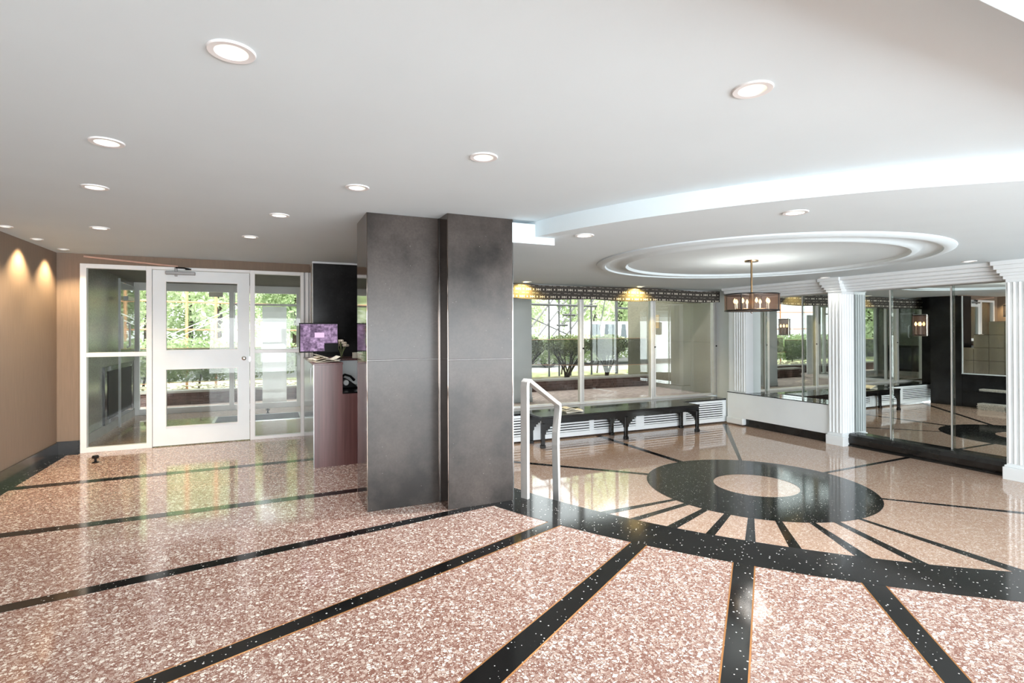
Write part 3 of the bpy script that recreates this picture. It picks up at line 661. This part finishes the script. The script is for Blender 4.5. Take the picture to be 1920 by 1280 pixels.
# ---- radiator cover with louvres
rc = thing('radiator_cover', (5.0, 8.0, ZL), 'long white louvred radiator cover with black stone top under the lounge window', 'radiator cover')
ZB, ZT = ZL + .03, 0.10
POST = [(1.47, 1.6), (2.85, 2.95), (3.86, 4.13), (5.04, 5.13), (6.03, 6.21), (7.11, 7.20), (8.14, 8.24)]
MB().box(1.47, 8.24, YR, YR + .02, ZB, ZB + .075).build('bottom_rail', 'white_paint', rc)
MB().box(1.47, 8.24, YR, YR + .02, ZT - .045, ZT).build('top_rail', 'white_paint', rc)
for x0, x1 in POST: MB().box(x0, x1, YR - .004, YR + .02, ZB, ZT).build('post', 'white_paint', rc)
MB().box(1.47, 8.24, YR + .05, YR + .06, ZB, ZT).build('back_panel', 'dark_gap', rc)
MB().box(8.225, 8.24, YR, 8.30, ZB, ZT).build('end_panel', 'white_paint', rc)
for (a, b2), (c, d) in zip(POST[:-1], POST[1:]):
    z0, z1, ns = ZB + .075, ZT - .045, 7
    sl = MB().prism_ax([(YR, 0), (YR + .004, -.003), (YR + .022, .006), (YR + .018, .014), (YR, .024)], b2, c, 'x')
    pitch = (z1 - z0) / ns; src = None
    for i in range(ns):
        zz = z0 + .01 + i * pitch
        if src is None:
            s2 = MB(); s2.add([(x, y, z + zz) for x, y, z in sl.v], sl.f); src = s2.build('slat', 'white_paint', rc)
        else: inst(src, (0, 0, i * pitch), rc)
MB().prism([(1.47, YR - .012), (8.22, YR - .012), (8.25, YR + .02), (8.25, 8.05), (8.20, 8.27), (1.47, 8.27)], ZT, ZT + .03).build('stone_top', 'black_sill', rc, False, 0.003)
# ---- valance
m = MB(); N = 130; vs = []; fs = []
for i in range(N + 1):
    x = 1.47 + (8.39 - 1.47) * i / N; y = 8.07 + 0.035 * math.sin(x * 3.4) + 0.012 * math.sin(x * 9)
    zb = 2.02 + 0.03 * (x - 1.9) / 6.5 - 0.02 * math.sin((x - 3.6) * 1.9) ** 2; zt = 2.272 + 0.012 * math.sin(x * 2.1 + 1)
    vs += [(x, y, zb), (x, y, zt), (x, y + .025, zt), (x, y + .025, zb)]
for i in range(N):
    a, c = i * 4, i * 4 + 4
    fs += [(a, c, c + 1, a + 1), (a + 1, c + 1, c + 2, a + 2), (a + 2, c + 2, c + 3, a + 3), (a + 3, c + 3, c, a)]
fs += [(0, 1, 2, 3), (N * 4, N * 4 + 3, N * 4 + 2, N * 4 + 1)]
m.add(vs, fs); tag(m.build('window_valance', 'valance_fabric', None, True), 'dark fabric valance printed with pale bow ties along the window top', 'valance')

# ---- chandelier
ch = thing('drum_chandelier', (*CC, 1.67), 'round bronze mesh drum chandelier hanging from the lounge ceiling ring', 'chandelier')
c0 = (*CC, 0)
MB().lathe([(0.001, 2.27), (0.075, 2.27), (0.078, 2.28), (0.078, ZC)], c0, 28).build('canopy', 'aged_brass', ch, True)
MB().tube([(*CC, 2.275), (*CC, 1.88)], 0.011, 10).build('rod', 'aged_brass', ch, True)
MB().tube([(*CC, 1.90), (*CC, 1.70)], 0.03, 14).build('hub', 'aged_brass', ch, True)
RD = 0.30
MB().lathe([(RD, 1.70), (RD, 1.885)], c0, 48).build('mesh_shade', 'bronze_mesh', ch, True)
for z in (1.885, 1.695):
    MB().lathe([(RD + .004, z - .006), (RD + .004, z + .006), (RD - .008, z + .006), (RD - .008, z - .006), (RD + .004, z - .006)], c0, 48).build('hoop', 'black_plastic', ch, True)
for k in range(4):
    a = 0.35 + k * math.pi / 2
    MB().tube([(CC[0] + .03 * math.cos(a), CC[1] + .03 * math.sin(a), 1.885), (CC[0] + RD * math.cos(a), CC[1] + RD * math.sin(a), 1.885)], 0.006, 6).build('spoke', 'black_plastic', ch)
    MB().tube([(CC[0] + RD * math.cos(a), CC[1] + RD * math.sin(a), 1.885), (CC[0] + RD * math.cos(a), CC[1] + RD * math.sin(a), 1.695)], 0.006, 6).build('upright', 'black_plastic', ch)
MB().sphere((*CC, 1.675), 0.014, 12, 8).build('finial', 'chrome', ch, True)
MB().lathe([(0.001, 1.692), (RD - .06, 1.692), (RD - .06, 1.696), (0.001, 1.696)], c0, 40).build('diffuser', 'bronze_mesh', ch)
for k in range(8):
    a = 0.2 + k * math.pi / 4; x, y = CC[0] + .19 * math.cos(a), CC[1] + .19 * math.sin(a)
    MB().tube([(CC[0] + .03 * math.cos(a), CC[1] + .03 * math.sin(a), 1.715), (x, y, 1.715)], 0.005, 6).build('arm', 'aged_brass', ch)
    cd = MB().tube([(x, y, 1.712), (x, y, 1.78)], 0.009, 10).build('candle_sleeve', 'paper', ch, True)
    MB().lathe([(0.006, 0), (0.016, .018), (0.017, .03), (0.008, .052), (0.001, .062)], (x, y, 1.78), 12).build('bulb', 'bulb_warm', cd, True)
lamp('chandelier_light', 'POINT', (0, 0, 0.13), 18, (1, 0.96, 0.9), ch, shadow_soft_size=0.15)

# ---- sconces on the mirrors
def sconce(y, label):
    o = thing('wall_sconce', (XMIR, y, 1.38), label, 'sconce', 'mirror sconces')
    MB().box(XMIR - .014, XMIR - .001, y - .085, y + .085, 1.375, 1.685).build('back_plate', 'chrome', o, False, 0.004)
    m = MB(); n = 16; vs = []; fs = []
    for i in range(n + 1):
        a = math.pi * i / n; x = XMIR - .014 - .095 * math.sin(a); yy = y + .085 * math.cos(a); vs += [(x, yy, 1.39), (x, yy, 1.67)]
    fs = [(2 * i, 2 * i + 2, 2 * i + 3, 2 * i + 1) for i in range(n)]
    m.add(vs, fs); m.build('mesh_shade', 'bronze_mesh', o, True)
    for z in (1.388, 1.668):
        m = MB(); m.tube([(XMIR - .014 - .097 * math.sin(math.pi * i / n), y + .087 * math.cos(math.pi * i / n), z) for i in range(n + 1)], 0.005, 6); m.build('hoop', 'black_plastic', o)
    for dy in (-.03, .03):
        cd = MB().tube([(XMIR - .055, y + dy, 1.40), (XMIR - .055, y + dy, 1.52)], 0.010, 10).build('candle_sleeve', 'paper', o, True)
        MB().lathe([(0.006, 0), (0.015, .018), (0.016, .03), (0.008, .05), (0.001, .06)], (XMIR - .055, y + dy, 1.52), 12).build('bulb', 'bulb_warm', cd, True)
    return o
sconce(6.62, 'bronze half-round sconce on the mirror above the white box')
sconce(4.43, 'bronze half-round sconce on the floor-length mirror at the right')

# ---- recessed downlights
def downlight(x, y, z, r):
    o = thing('recessed_downlight', (x, y, z), '', 'downlight')
    MB().lathe([(r * .68, -.001), (r * .70, -.006), (r * .96, -.007), (r, -.002), (r, 0.001)], (x, y, z), 32).build('trim_ring', 'white_metal', o, True)
    MB().lathe([(r * .70, -.003), (r * .66, .03), (r * .60, .085), (r * .6, .09)], (x, y, z), 32).build('baffle', 'white_paint', o, True)
    MB().lathe([(0.0005, .087), (r * .61, .087), (r * .61, .092), (0.0005, .092)], (x, y, z), 28).build('lamp_lens', 'downlight_lamp', o)
    return o
def dl_copy(src, x, y, z):
    r = src.copy(); COL.objects.link(r); r.location = (x, y, z)
    for c in [q for q in src.children if q.type == 'MESH']:
        k = c.copy(); COL.objects.link(k); k.parent = r
    return r
LBL = ['large recessed downlight nearest the camera, left of centre on the entry ceiling',
 'recessed downlight on the far left, second nearest in the left row of the entry ceiling', 'recessed downlight third in the left row of the entry ceiling',
 'recessed downlight furthest in the left row, in front of the white door', 'small wall-washer downlight at the left photo edge above the tan wall',
 'small wall-washer downlight in the middle of the tan wall row', 'small wall-washer downlight in the corner by the door frame',
 'recessed downlight just left of the pillars, third in the middle row', 'recessed downlight furthest in the middle row, towards the glass door',
 'recessed downlight above and left of the left stone pillar', 'recessed downlight above the right stone pillar, near the photo centre', 'recessed downlight at upper right, in front of the curved soffit']
LBL2 = ['recessed downlight in the lounge ceiling between soffit edge and ring moulding', 'recessed downlight in the lounge ceiling close to the handrail side',
 'downlight lighting the left end of the window valance', 'downlight lighting the middle of the window valance', 'downlight over the middle fluted pilaster', 'downlight by the cornice over the right-hand mirrors']
kinds = {}
WARM = (1.0, 0.66, 0.28)
for i, (x, y, r) in enumerate(DL + DLL + XBK):
    z = ZC if len(DL) <= i < len(DL) + len(DLL) else H
    if r in kinds: o = dl_copy(kinds[r], x, y, z)
    else: o = downlight(x, y, z, r); kinds[r] = o
    grp = 'downlights of the entry ceiling' if z == H else 'downlights of the lounge ceiling'
    tag(o, (LBL + LBL2 + ['unseen downlight added behind the camera, %s of four' % q for q in ('second from the left', 'third from the left', 'leftmost', 'rightmost')])[i], 'downlight', grp)
    if i in (4, 5, 6): pw, cl, sz = 85, (1, .74, .42), 105
    elif i in (14, 15): pw, cl, sz = 72, (1, .72, .22), 136
    elif i in (12, 13): pw, cl, sz = 175, (.98, .99, 1), 160
    elif i in (3, 7, 8): pw, cl, sz = 42, (1, .985, .96), 160
    elif i in (16, 17): pw, cl, sz = 9, (1, .95, .85), 110
    else: pw, cl, sz = 18, (1, .985, .96), 130
    lamp('downlight_beam', 'SPOT', (0, 0, -0.012), pw, cl, o, rot=(math.radians(26) if i in (14, 15) else 0, 0, 0), spot_size=math.radians(sz), spot_blend=0.7, shadow_soft_size=0.03)

# ---- door stop on the floor
def door_stop(x, y, label):
    o = thing('door_stop', (x, y, 0), label, 'door stop')
    MB().lathe([(0.001, 0.0), (0.035, 0.0), (0.03, 0.008), (0.012, 0.014), (0.012, 0.05)], (x, y, 0), 16).build('foot', 'black_plastic', o, True)
    MB().lathe([(0.012, .045), (.032, .05), (.036, .065), (.028, .08), (.001, .082)], (x, y, 0), 16).build('rubber_head', 'black_lacquer', o, True)
door_stop(-1.764, 7.392, 'small black door stop on the terrazzo in front of the left sidelight')
door_stop(0.0, 10.6, 'small black door stop on the vestibule floor behind the right sidelight')

# ================================================================== VESTIBULE AND OUTSIDE
struct(MB().box(-2.4, 1.45, 8.2, 11.4, -0.06, 0.0).build('floor', 'terrazzo_lounge'))
struct(MB().box(-2.4, -2.15, 8.2, 11.4, 0, 2.6).build('wall_vestibule_left', 'granite_vestibule'))
w5 = sempty('window_5', (0.87, 9.8, 0))
for y in (8.22, 9.25, 10.3, 11.3): MB().box(0.84, 0.90, y, y + .07, 0, 2.36).build('stile', 'white_metal', w5)
MB().box(0.85, 0.89, 8.22, 11.35, 0, 0.08).build('rail', 'white_metal', w5); MB().box(0.85, 0.89, 8.22, 11.35, 2.26, 2.36).build('rail', 'white_metal', w5)
for y in (8.29, 9.32, 10.37): MB().box(0.866, 0.874, y, y + .95, 0.08, 2.26).build('pane', 'clear_glass', w5)
struct(MB().box(0.9, 1.46, 8.2, 11.5, -0.06, -0.001).build('paving', 'paver'))
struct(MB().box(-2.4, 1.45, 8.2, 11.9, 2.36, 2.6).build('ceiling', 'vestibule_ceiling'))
struct(MB().box(-2.15, -2.135, 8.22, 11.3, 0, 0.13).build('baseboard_vestibule', 'coping'))
w4 = sempty('window_4', (-0.7, 11.35, 0))
bars(w4, [(-2.15, -2.07, 0, 2.36), (-0.66, -0.58, 0, 2.36), (0.52, 0.60, 0, 2.36), (0.77, 0.85, 0, 2.36)], 'stile', 'white_metal', 11.31, 11.39)
bars(w4, [(-2.07, -0.66, 0, 0.10), (-0.58, 0.52, 0, 0.10), (0.60, 0.77, 0, 0.10), (-2.07, -0.66, 2.22, 2.36), (-0.58, 0.52, 2.22, 2.36), (0.60, 0.77, 2.22, 2.36), (-0.58, 0.52, 1.98, 2.02)], 'rail', 'white_metal', 11.31, 11.39)
pane(w4, -2.07, -0.66, 0.10, 2.22, 11.35); pane(w4, -0.58, 0.52, 0.10, 1.98, 11.35); pane(w4, -0.58, 0.52, 2.02, 2.22, 11.35); pane(w4, 0.60, 0.77, 0.10, 2.22, 11.35)
tag(MB().box(-0.99, -0.76, 11.30, 11.305, 2.13, 2.215).build('door_notice', 'notice'), 'white paper notice stuck high on the outer vestibule glass', 'notice')
pn = thing('wall_panel', (-2.14, 10.2, 0.1), 'black framed panel on the vestibule wall behind the left sidelight', 'panel')
MB().box(-2.15, -2.12, 9.35, 11.1, 0.13, 0.97).build('frame', 'black_lacquer', pn)
MB().box(-2.12, -2.112, 9.5, 10.95, 0.2, 0.90).build('grille', 'dark_gap', pn)
gd = thing('glass_door_leaf', (-2.06, 10.3, 0), 'open glass door leaf folded against the vestibule wall', 'door')
MB().box(-2.066, -2.054, 9.9, 10.9, 1.0, 2.25).build('glass_sheet', 'clear_glass', gd)
MB().box(-2.075, -2.045, 9.88, 9.905, 0.02, 2.30).build('edge_stile', 'closer_grey', gd)
MB().box(-2.04, -2.01, 9.86, 9.90, 1.22, 1.72).build('pull_handle', 'white_metal', gd)
MB().tube([(-2.04, 10.25, 1.62), (-2.0, 10.25, 1.60), (-2.0, 10.25, 1.25), (-2.04, 10.25, 1.23)], 0.014, 8).build('push_bar', 'white_metal', gd, True)
MB().box(-2.05, -1.99, 10.1, 10.5, 1.98, 2.04).build('closer_body', 'closer_grey', gd)
mt = thing('door_mat', (-0.2, 10.1, 0), 'dark recessed mat in a metal frame on the vestibule floor', 'mat')
MB().box(-0.78, 0.5, 9.75, 10.45, 0.0005, 0.006).build('mat_field', 'mat_dark', mt)
for q in ((-0.82, -0.78, 9.71, 10.49), (0.5, 0.54, 9.71, 10.49), (-0.78, 0.5, 9.71, 9.75), (-0.78, 0.5, 10.45, 10.49)): MB().box(*q, 0.0005, 0.008).build('mat_frame', 'brushed_steel', mt)

# ground, paving
struct(MB().box(-60, 80, 11.4, 90, -0.12, -0.03).build('ground', 'asphalt'))
pv = struct(MB().box(1.45, 9.44, 8.45, 11.5, -0.06, -0.012).build('paving', 'paver_joint'))
bw, bh = 0.205, 0.10
cells = []
ny = int(3.05 / bh)
for j in range(ny):
    off = (j % 2) * bw / 2
    for i in range(-1, int(8 / bw) + 1):
        x0 = 1.46 + i * bw + off; y0 = 8.46 + j * bh
        if x0 < 1.46 or x0 + bw > 9.44: continue
        cells.append((x0, y0))
vis = [(x, y) for x, y in cells if 0.50 * y - 0.2 < x < 0.92 * y]
vis.sort(key=lambda p: p[1]); near300 = set(vis[:300])
src = None; rest = MB()
for (x, y) in cells:
    if (x, y) in near300:
        if src is None:
            src = MB().box(x + .004, x + bw - .004, y + .004, y + bh - .004, -0.012, 0.0).build('paver', 'paver', pv); sx, sy = x, y
        else: inst(src, (x - sx, y - sy, random.uniform(-.002, .001)), pv)
    else: rest.box(x + .004, x + bw - .004, y + .004, y + bh - .004, -0.012, random.uniform(-.002, .001))
rest.build('paver_field', 'paver', pv, False, 0, 'stuff')
struct(MB().box(-8, 1.45, 11.4, 13.0, -0.05, 0.0).build('paving', 'paver'))
struct(MB().box(9.44, 10.2, 8.45, 12.5, -0.05, 1.195).box(9.44, 10.2, 8.45, 12.5, 1.2, 3.4).build('wall_outside', 'granite_outside'))
tag(MB().box(9.425, 9.44, 11.15, 11.55, 1.55, 1.90).build('wall_notice', 'tan_notice'), 'small tan notice on the granite wall outside the window', 'notice')
o = thing('outdoor_column', (4.8, 10.05, 0), 'plain grey square column standing outside the window', 'column')
MB().box(4.58, 5.0, 9.87, 10.25, 0.10, 3.2).build('shaft', 'grey_paint', o); MB().box(4.57, 5.01, 9.86, 10.26, -.01, 0.10).build('foot', 'grey_paint', o)
struct(MB().box(1.45, 10.4, 8.5, 10.6, 2.95, 3.3).build('roof_overhang', 'granite_outside'))
# planters
def planter(x0, x1, y, label, name='brick_planter', dep=1.3):
    o = thing(name, ((x0 + x1) / 2, y, -0.01), label, 'planter')
    MB().box(x0, x1, y + .012, y + .22, -.03, .245).build('mortar_core', 'paver_joint', o)
    MB().box(x0 - .02, x1, y - .03, y + .26, .245, .29).build('coping', 'coping', o, False, 0.005)
    s = None; k = 0
    for j in range(4):
        xx = x0 + (j % 2) * .11
        while xx + .21 <= x1 and k < 290:
            if s is None: s = MB().box(xx, xx + .205, y, y + .1, 0.0, .055).build('brick', 'brick_dark', o); bx, = (xx,)
            else: inst(s, (xx - bx, random.uniform(-.003, .003), j * .062), o)
            xx += .215; k += 1
    MB().box(x0, x1, y + .22, y + dep, 0.0, .23).build('soil_bed', 'soil', o)
    return o
planter(1.45, 9.42, 11.5, 'low dark brick planter across the courtyard outside the window')
planter(-7.0, 1.3, 12.6, 'low dark brick planter outside the entrance door', dep=.75)
# foliage
def leaves(c, rad, n, size, rnd):
    m = MB()
    for _ in range(n):
        while True:
            p = Vector((rnd.uniform(-1, 1), rnd.uniform(-1, 1), rnd.uniform(-1, 1)))
            if 0.25 < p.length < 1: break
        q = Vector((c[0] + p.x * rad[0], c[1] + p.y * rad[1], c[2] + p.z * rad[2])); s = size * rnd.uniform(.6, 1.3)
        a = Vector((rnd.gauss(0, 1), rnd.gauss(0, 1), rnd.gauss(0, 1))).normalized(); b2 = a.cross(Vector((rnd.gauss(0, 1), rnd.gauss(0, 1), rnd.gauss(0, 1)))).normalized()
        m.add([q - a * s, q + b2 * s * .45, q + a * s, q - b2 * s * .45], [(0, 1, 2, 3)])
    return m
def bush(x, y, label, rnd, h0=0.232, spread=.63):
    o = thing('garden_bush', (x, y, h0), label, 'bush', 'bushes in the courtyard planter')
    for k in range(9):
        a = rnd.uniform(0, 6.28); s = spread * rnd.uniform(.35, 1)
        p1 = (x + rnd.uniform(-.08, .08), y + rnd.uniform(-.05, .05), h0); p2 = (x + s * .35 * math.cos(a), y + s * .3 * math.sin(a), h0 + .32); p3 = (x + s * .9 * math.cos(a), y + s * .6 * math.sin(a), h0 + .72)
        MB().tube([p1, p2, p3], [.026, .02, .009], 6).build('stem', 'bark', o)
        for t in range(3):
            a2 = a + rnd.uniform(-.9, .9); st = Vector(p2).lerp(Vector(p3), t / 3)
            MB().tube([st, st + Vector((.28 * math.cos(a2), .2 * math.sin(a2), .22))], [.01, .004], 5).build('twig', 'bark', o)
    leaves((x, y, h0 + .86), (spread, .48, .30), 2600, .036, rnd).build('foliage', 'leaf_hedge', o, False, 0, 'stuff')
rnd = random.Random(3)
for x, lab in ((5.95, 'bare-stemmed bush leftmost in the courtyard planter'), (7.3, 'bare-stemmed bush in the middle of the courtyard planter'), (8.6, 'bare-stemmed bush by the granite wall in the courtyard planter'), (3.9, 'bare-stemmed bush hidden behind the grey outdoor column'), (2.3, 'bare-stemmed bush furthest left in the courtyard planter')):
    bush(x, 12.32, lab, rnd)
def hedge(x0, x1, y, z, label):
    o = thing('hedge', ((x0 + x1) / 2, y, -.03), label, 'hedge')
    leaves(((x0 + x1) / 2, y, z), ((x1 - x0) / 2 * 1.15, .6, .5), 9000, .055, rnd).build('foliage', 'leaf_mid', o, False, 0, 'stuff')
    for k in range(6):
        x = x0 + (k + .5) * (x1 - x0) / 6; MB().tube([(x, y, -.03), (x + .1, y, .7), (x - .05, y, 1.1)], [.03, .02, .01], 6).build('stem', 'bark', o)
hedge(-5.2, 1.2, 14.02, 0.85, 'bright green hedge outside the entrance door')
hedge(4.0, 12.6, 15.6, 0.9, 'green hedge behind the courtyard planter')
struct(MB().box(-30, 60, 15.5, 18.5, -.05, .02).build('lawn', 'lawn'))
# dark netting draped along the planters
def net(x0, x1, y, top, bot, label):
    N = 24; m = MB(); vs = []; fs = []
    for i in range(N + 1):
        u = i / N; x = x0 + (x1 - x0) * u; yy = y + .05 * math.sin(u * 17); vs += [(x, yy - .1, bot(u)), (x, yy, (bot(u) + top(u)) / 2), (x, yy, top(u))]
    for i in range(N):
        a = i * 3; fs += [(a, a + 3, a + 4, a + 1), (a + 1, a + 4, a + 5, a + 2)]
    m.add(vs, fs)
    o = thing('dark_netting', ((x0 + x1) / 2, y, .3), label, 'netting')
    s = m.build('net_sheet', 'black_net', o, True)
    MB().tube([vs[i * 3 + 2] for i in range(N + 1)], .007, 5).build('edge_rope', 'rope_orange', o)
    MB().tube([vs[i * 3] for i in range(N + 1)], .007, 5).build('edge_rope', 'rope_orange', o)
net(2.0, 9.42, 11.72, lambda u: 1.24 + .04 * u, lambda u: .80 - .28 * u + .35 * max(0, u - .85), 'dark netting draped in front of the courtyard bushes')
net(-5.0, 1.0, 12.5, lambda u: 1.15, lambda u: .26 + .22 * math.sin(u * 2.4), 'dark netting draped in front of the hedge outside the door')
dbr = MB()
for _ in range(220):
    x, y = rnd.uniform(-4, 1.2), rnd.uniform(12.9, 13.3); z = .235 + rnd.uniform(0, .12); a = rnd.uniform(0, 3.1); l = rnd.uniform(.05, .22)
    dbr.tube([(x, y, z), (x + l * math.cos(a), y + l * math.sin(a), z + rnd.uniform(-.03, .05))], .012, 4)
o = dbr.build('garden_debris', 'debris'); tag(o, 'pale dry branches and debris lying in the planter outside the door', 'debris'); o['kind'] = 'stuff'
# trees
def tree(x, y, hgt, r, mat, label, low=False):
    o = thing('street_tree', (x, y, 0), label, 'tree', 'trees along the street')
    MB().tube([(x, y, 0), (x + .1, y, hgt * .45), (x - .1, y, hgt * .8)], [.16, .12, .05], 8).build('trunk', 'bark', o, True)
    leaves((x, y, hgt * (.5 if low else .62)), (r, r * .8, hgt * (.5 if low else .44)), 6500 if low else 4500, .13 if not low else .15, rnd).build('foliage', mat, o, False, 0, 'stuff')
k = 0
words = ['first', 'second', 'third', 'fourth', 'fifth', 'sixth', 'seventh', 'eighth', 'ninth', 'tenth', 'eleventh', 'twelfth', 'thirteenth', 'fourteenth', 'fifteenth', 'sixteenth']
for i in range(15):
    x = -10.5 + i * 2.9; y = 23.5 + (i % 3) * 1.8
    tree(x, y, 6.4 + (i % 4) * .5, 1.55, ('leaf_bright', 'leaf_mid', 'leaf_bright')[i % 3], 'leafy street tree beyond the parked cars, %s from the left' % words[i])
for i in range(7):
    tree(-14.5 - i * 4.6, 19.0 + (i % 2) * 3, 7.0 + (i % 3), 2.2, ('leaf_bright', 'leaf_mid')[i % 2], 'street tree seen in the mirrors through the window, %s from the entrance' % words[i], True)
tree(12.3, 13.7, 3.2, 1.0, 'leaf_bright', 'small pale green tree beside the granite wall')
for i in range(12):
    tree(-12.0 + i * 4.1, 33.0 + (i % 2) * 1.5, 8.5 + (i % 3) * .8, 2.02, ('leaf_mid', 'leaf_bright')[i % 2], 'tall pale tree in the far row behind the street trees, %s from the left' % words[i], True)
# scaffolding
def scaffold(loc, label, rods):
    o = thing('scaffold', loc, label, 'scaffold')
    for (p, q, r, mt_, nm) in rods: MB().tube([p, q], r, 7).build(nm, mt_, o)
Y = 13.3
rods = [((x, Y, 0), (x, Y, 3.6), .028, 'scaffold_steel', 'upright') for x in (5.0, 7.29, 7.62, 8.0, 8.72)] + [((9.62, Y, 0), (9.62, Y, 3.6), .05, 'scaffold_steel', 'upright')]
rods += [((4.5, Y, 2.25), (8.9, Y, 2.22), .035, 'scaffold_steel', 'ledger'), ((9.62, Y, 2.18), (10.4, Y, 2.16), .03, 'scaffold_steel', 'ledger')]
for dx in (0, .45, .9, 1.35): rods.append(((6.5 + dx, Y, 1.35), (7.75 + dx, Y, 2.75), .022, 'scaffold_steel', 'brace'))
rods += [((6.6, Y, 1.9), (7.9, Y, 1.38), .018, 'scaffold_steel', 'brace'), ((7.6, Y, 1.6), (8.8, Y, 2.3), .015, 'scaffold_steel', 'brace'), ((9.0, Y, 1.5), (9.3, Y, 2.8), .015, 'scaffold_steel', 'brace')]
rods += [((7.75, Y, 1.95), (8.15, Y, 1.95), .03, 'scaffold_steel', 'tread'), ((7.55, Y, 1.65), (7.9, Y, 1.65), .03, 'scaffold_steel', 'tread')]
scaffold((7.5, Y, 0), 'grey steel scaffold with stair braces outside the lounge window', rods)
Y = 14.8
rods = [((x, Y, 0), (x, Y, 3.6), .03, 'scaffold_orange', 'upright') for x in (-1.76, -1.15)] + [((-0.76, Y, 0), (-.76, Y, 3.6), .035, 'scaffold_steel', 'upright')]
rods += [((-4, Y, 2.24), (1.2, Y, 2.16), .02, 'scaffold_orange', 'ledger'), ((-4, Y, 1.56), (1.2, Y, 1.52), .02, 'scaffold_orange', 'ledger')]
rods += [((-2.2, Y - .1, 1.36), (-.78, Y - .1, 2.06), .011, 'scaffold_white', 'brace'), ((-2.05, Y - .1, 1.30), (-.78, Y - .1, 1.93), .011, 'scaffold_white', 'brace'),
         ((-2.3, Y - .15, 1.56), (-1.2, Y - .15, 1.10), .011, 'scaffold_white', 'brace'), ((-2.3, Y - .15, 1.42), (-1.5, Y - .15, 1.10), .011, 'scaffold_white', 'brace')]
scaffold((-1.5, Y, 0), 'orange and white scaffold poles outside the entrance door', rods)
tag(MB().box(-0.10, 0.36, 12.1, 12.12, 0.0, 2.0).build('glare_board', 'glare_white'), 'white board added outside the right sidelight as its reflected glare', 'board')  # added white board standing in for glare reflected in the sidelight glass
# parked cars
def car(x, y, L, hh, label, suv):
    o = thing('parked_car', (x + L / 2, y, -.03), label, 'car', 'parked cars')
    body = [(0, .35), (.05, .95), (.5, 1.02), (.75 if suv else 1.0, hh), (L - (1.5 if suv else 1.7), hh), (L - 1.0, 1.0), (L - .1, .9), (L, .4), (L, .3), (0, .3)]
    MB().prism_ax([(x + a, c) for a, c in body], y - .85, y + .85, 'y').build('body', 'car_paint', o, False, 0.05)
    xs = [(.95 if suv else 1.2, 1.55), (1.7, 2.45), (2.6, L - 1.75)]
    for a, c in xs:
        if c > a + .2: MB().prism_ax([(x + a, 1.1), (x + c, 1.1), (x + c - .08, hh - .12), (x + a + .08, hh - .12)], y - .875, y - .84, 'y').build('side_window', 'car_window', o)
    MB().box(x - .02, x + .06, y - .82, y - .5, .72, .95).build('tail_lamp', 'tail_red', o)
    for wx in (.85, L - .9):
        wh = MB().tube([(x + wx, y - .9, .30), (x + wx, y - .68, .30)], .33, 20).build('wheel', 'tyre', o)
        MB().tube([(x + wx, y - .915, .30), (x + wx, y - .89, .30)], .2, 16).build('hubcap', 'silver_paint', wh)
car(11.9, 20.6, 4.7, 1.92, 'white boxy utility vehicle parked beyond the hedge', True)
car(17.0, 20.9, 4.4, 1.75, 'white estate car parked at the right beyond the hedge', True)
car(7.2, 20.2, 4.3, 1.62, 'white saloon with a red tail lamp parked at the left beyond the hedge', False)
car(1.6, 20.5, 4.4, 1.6, 'white saloon parked further left along the street', False)
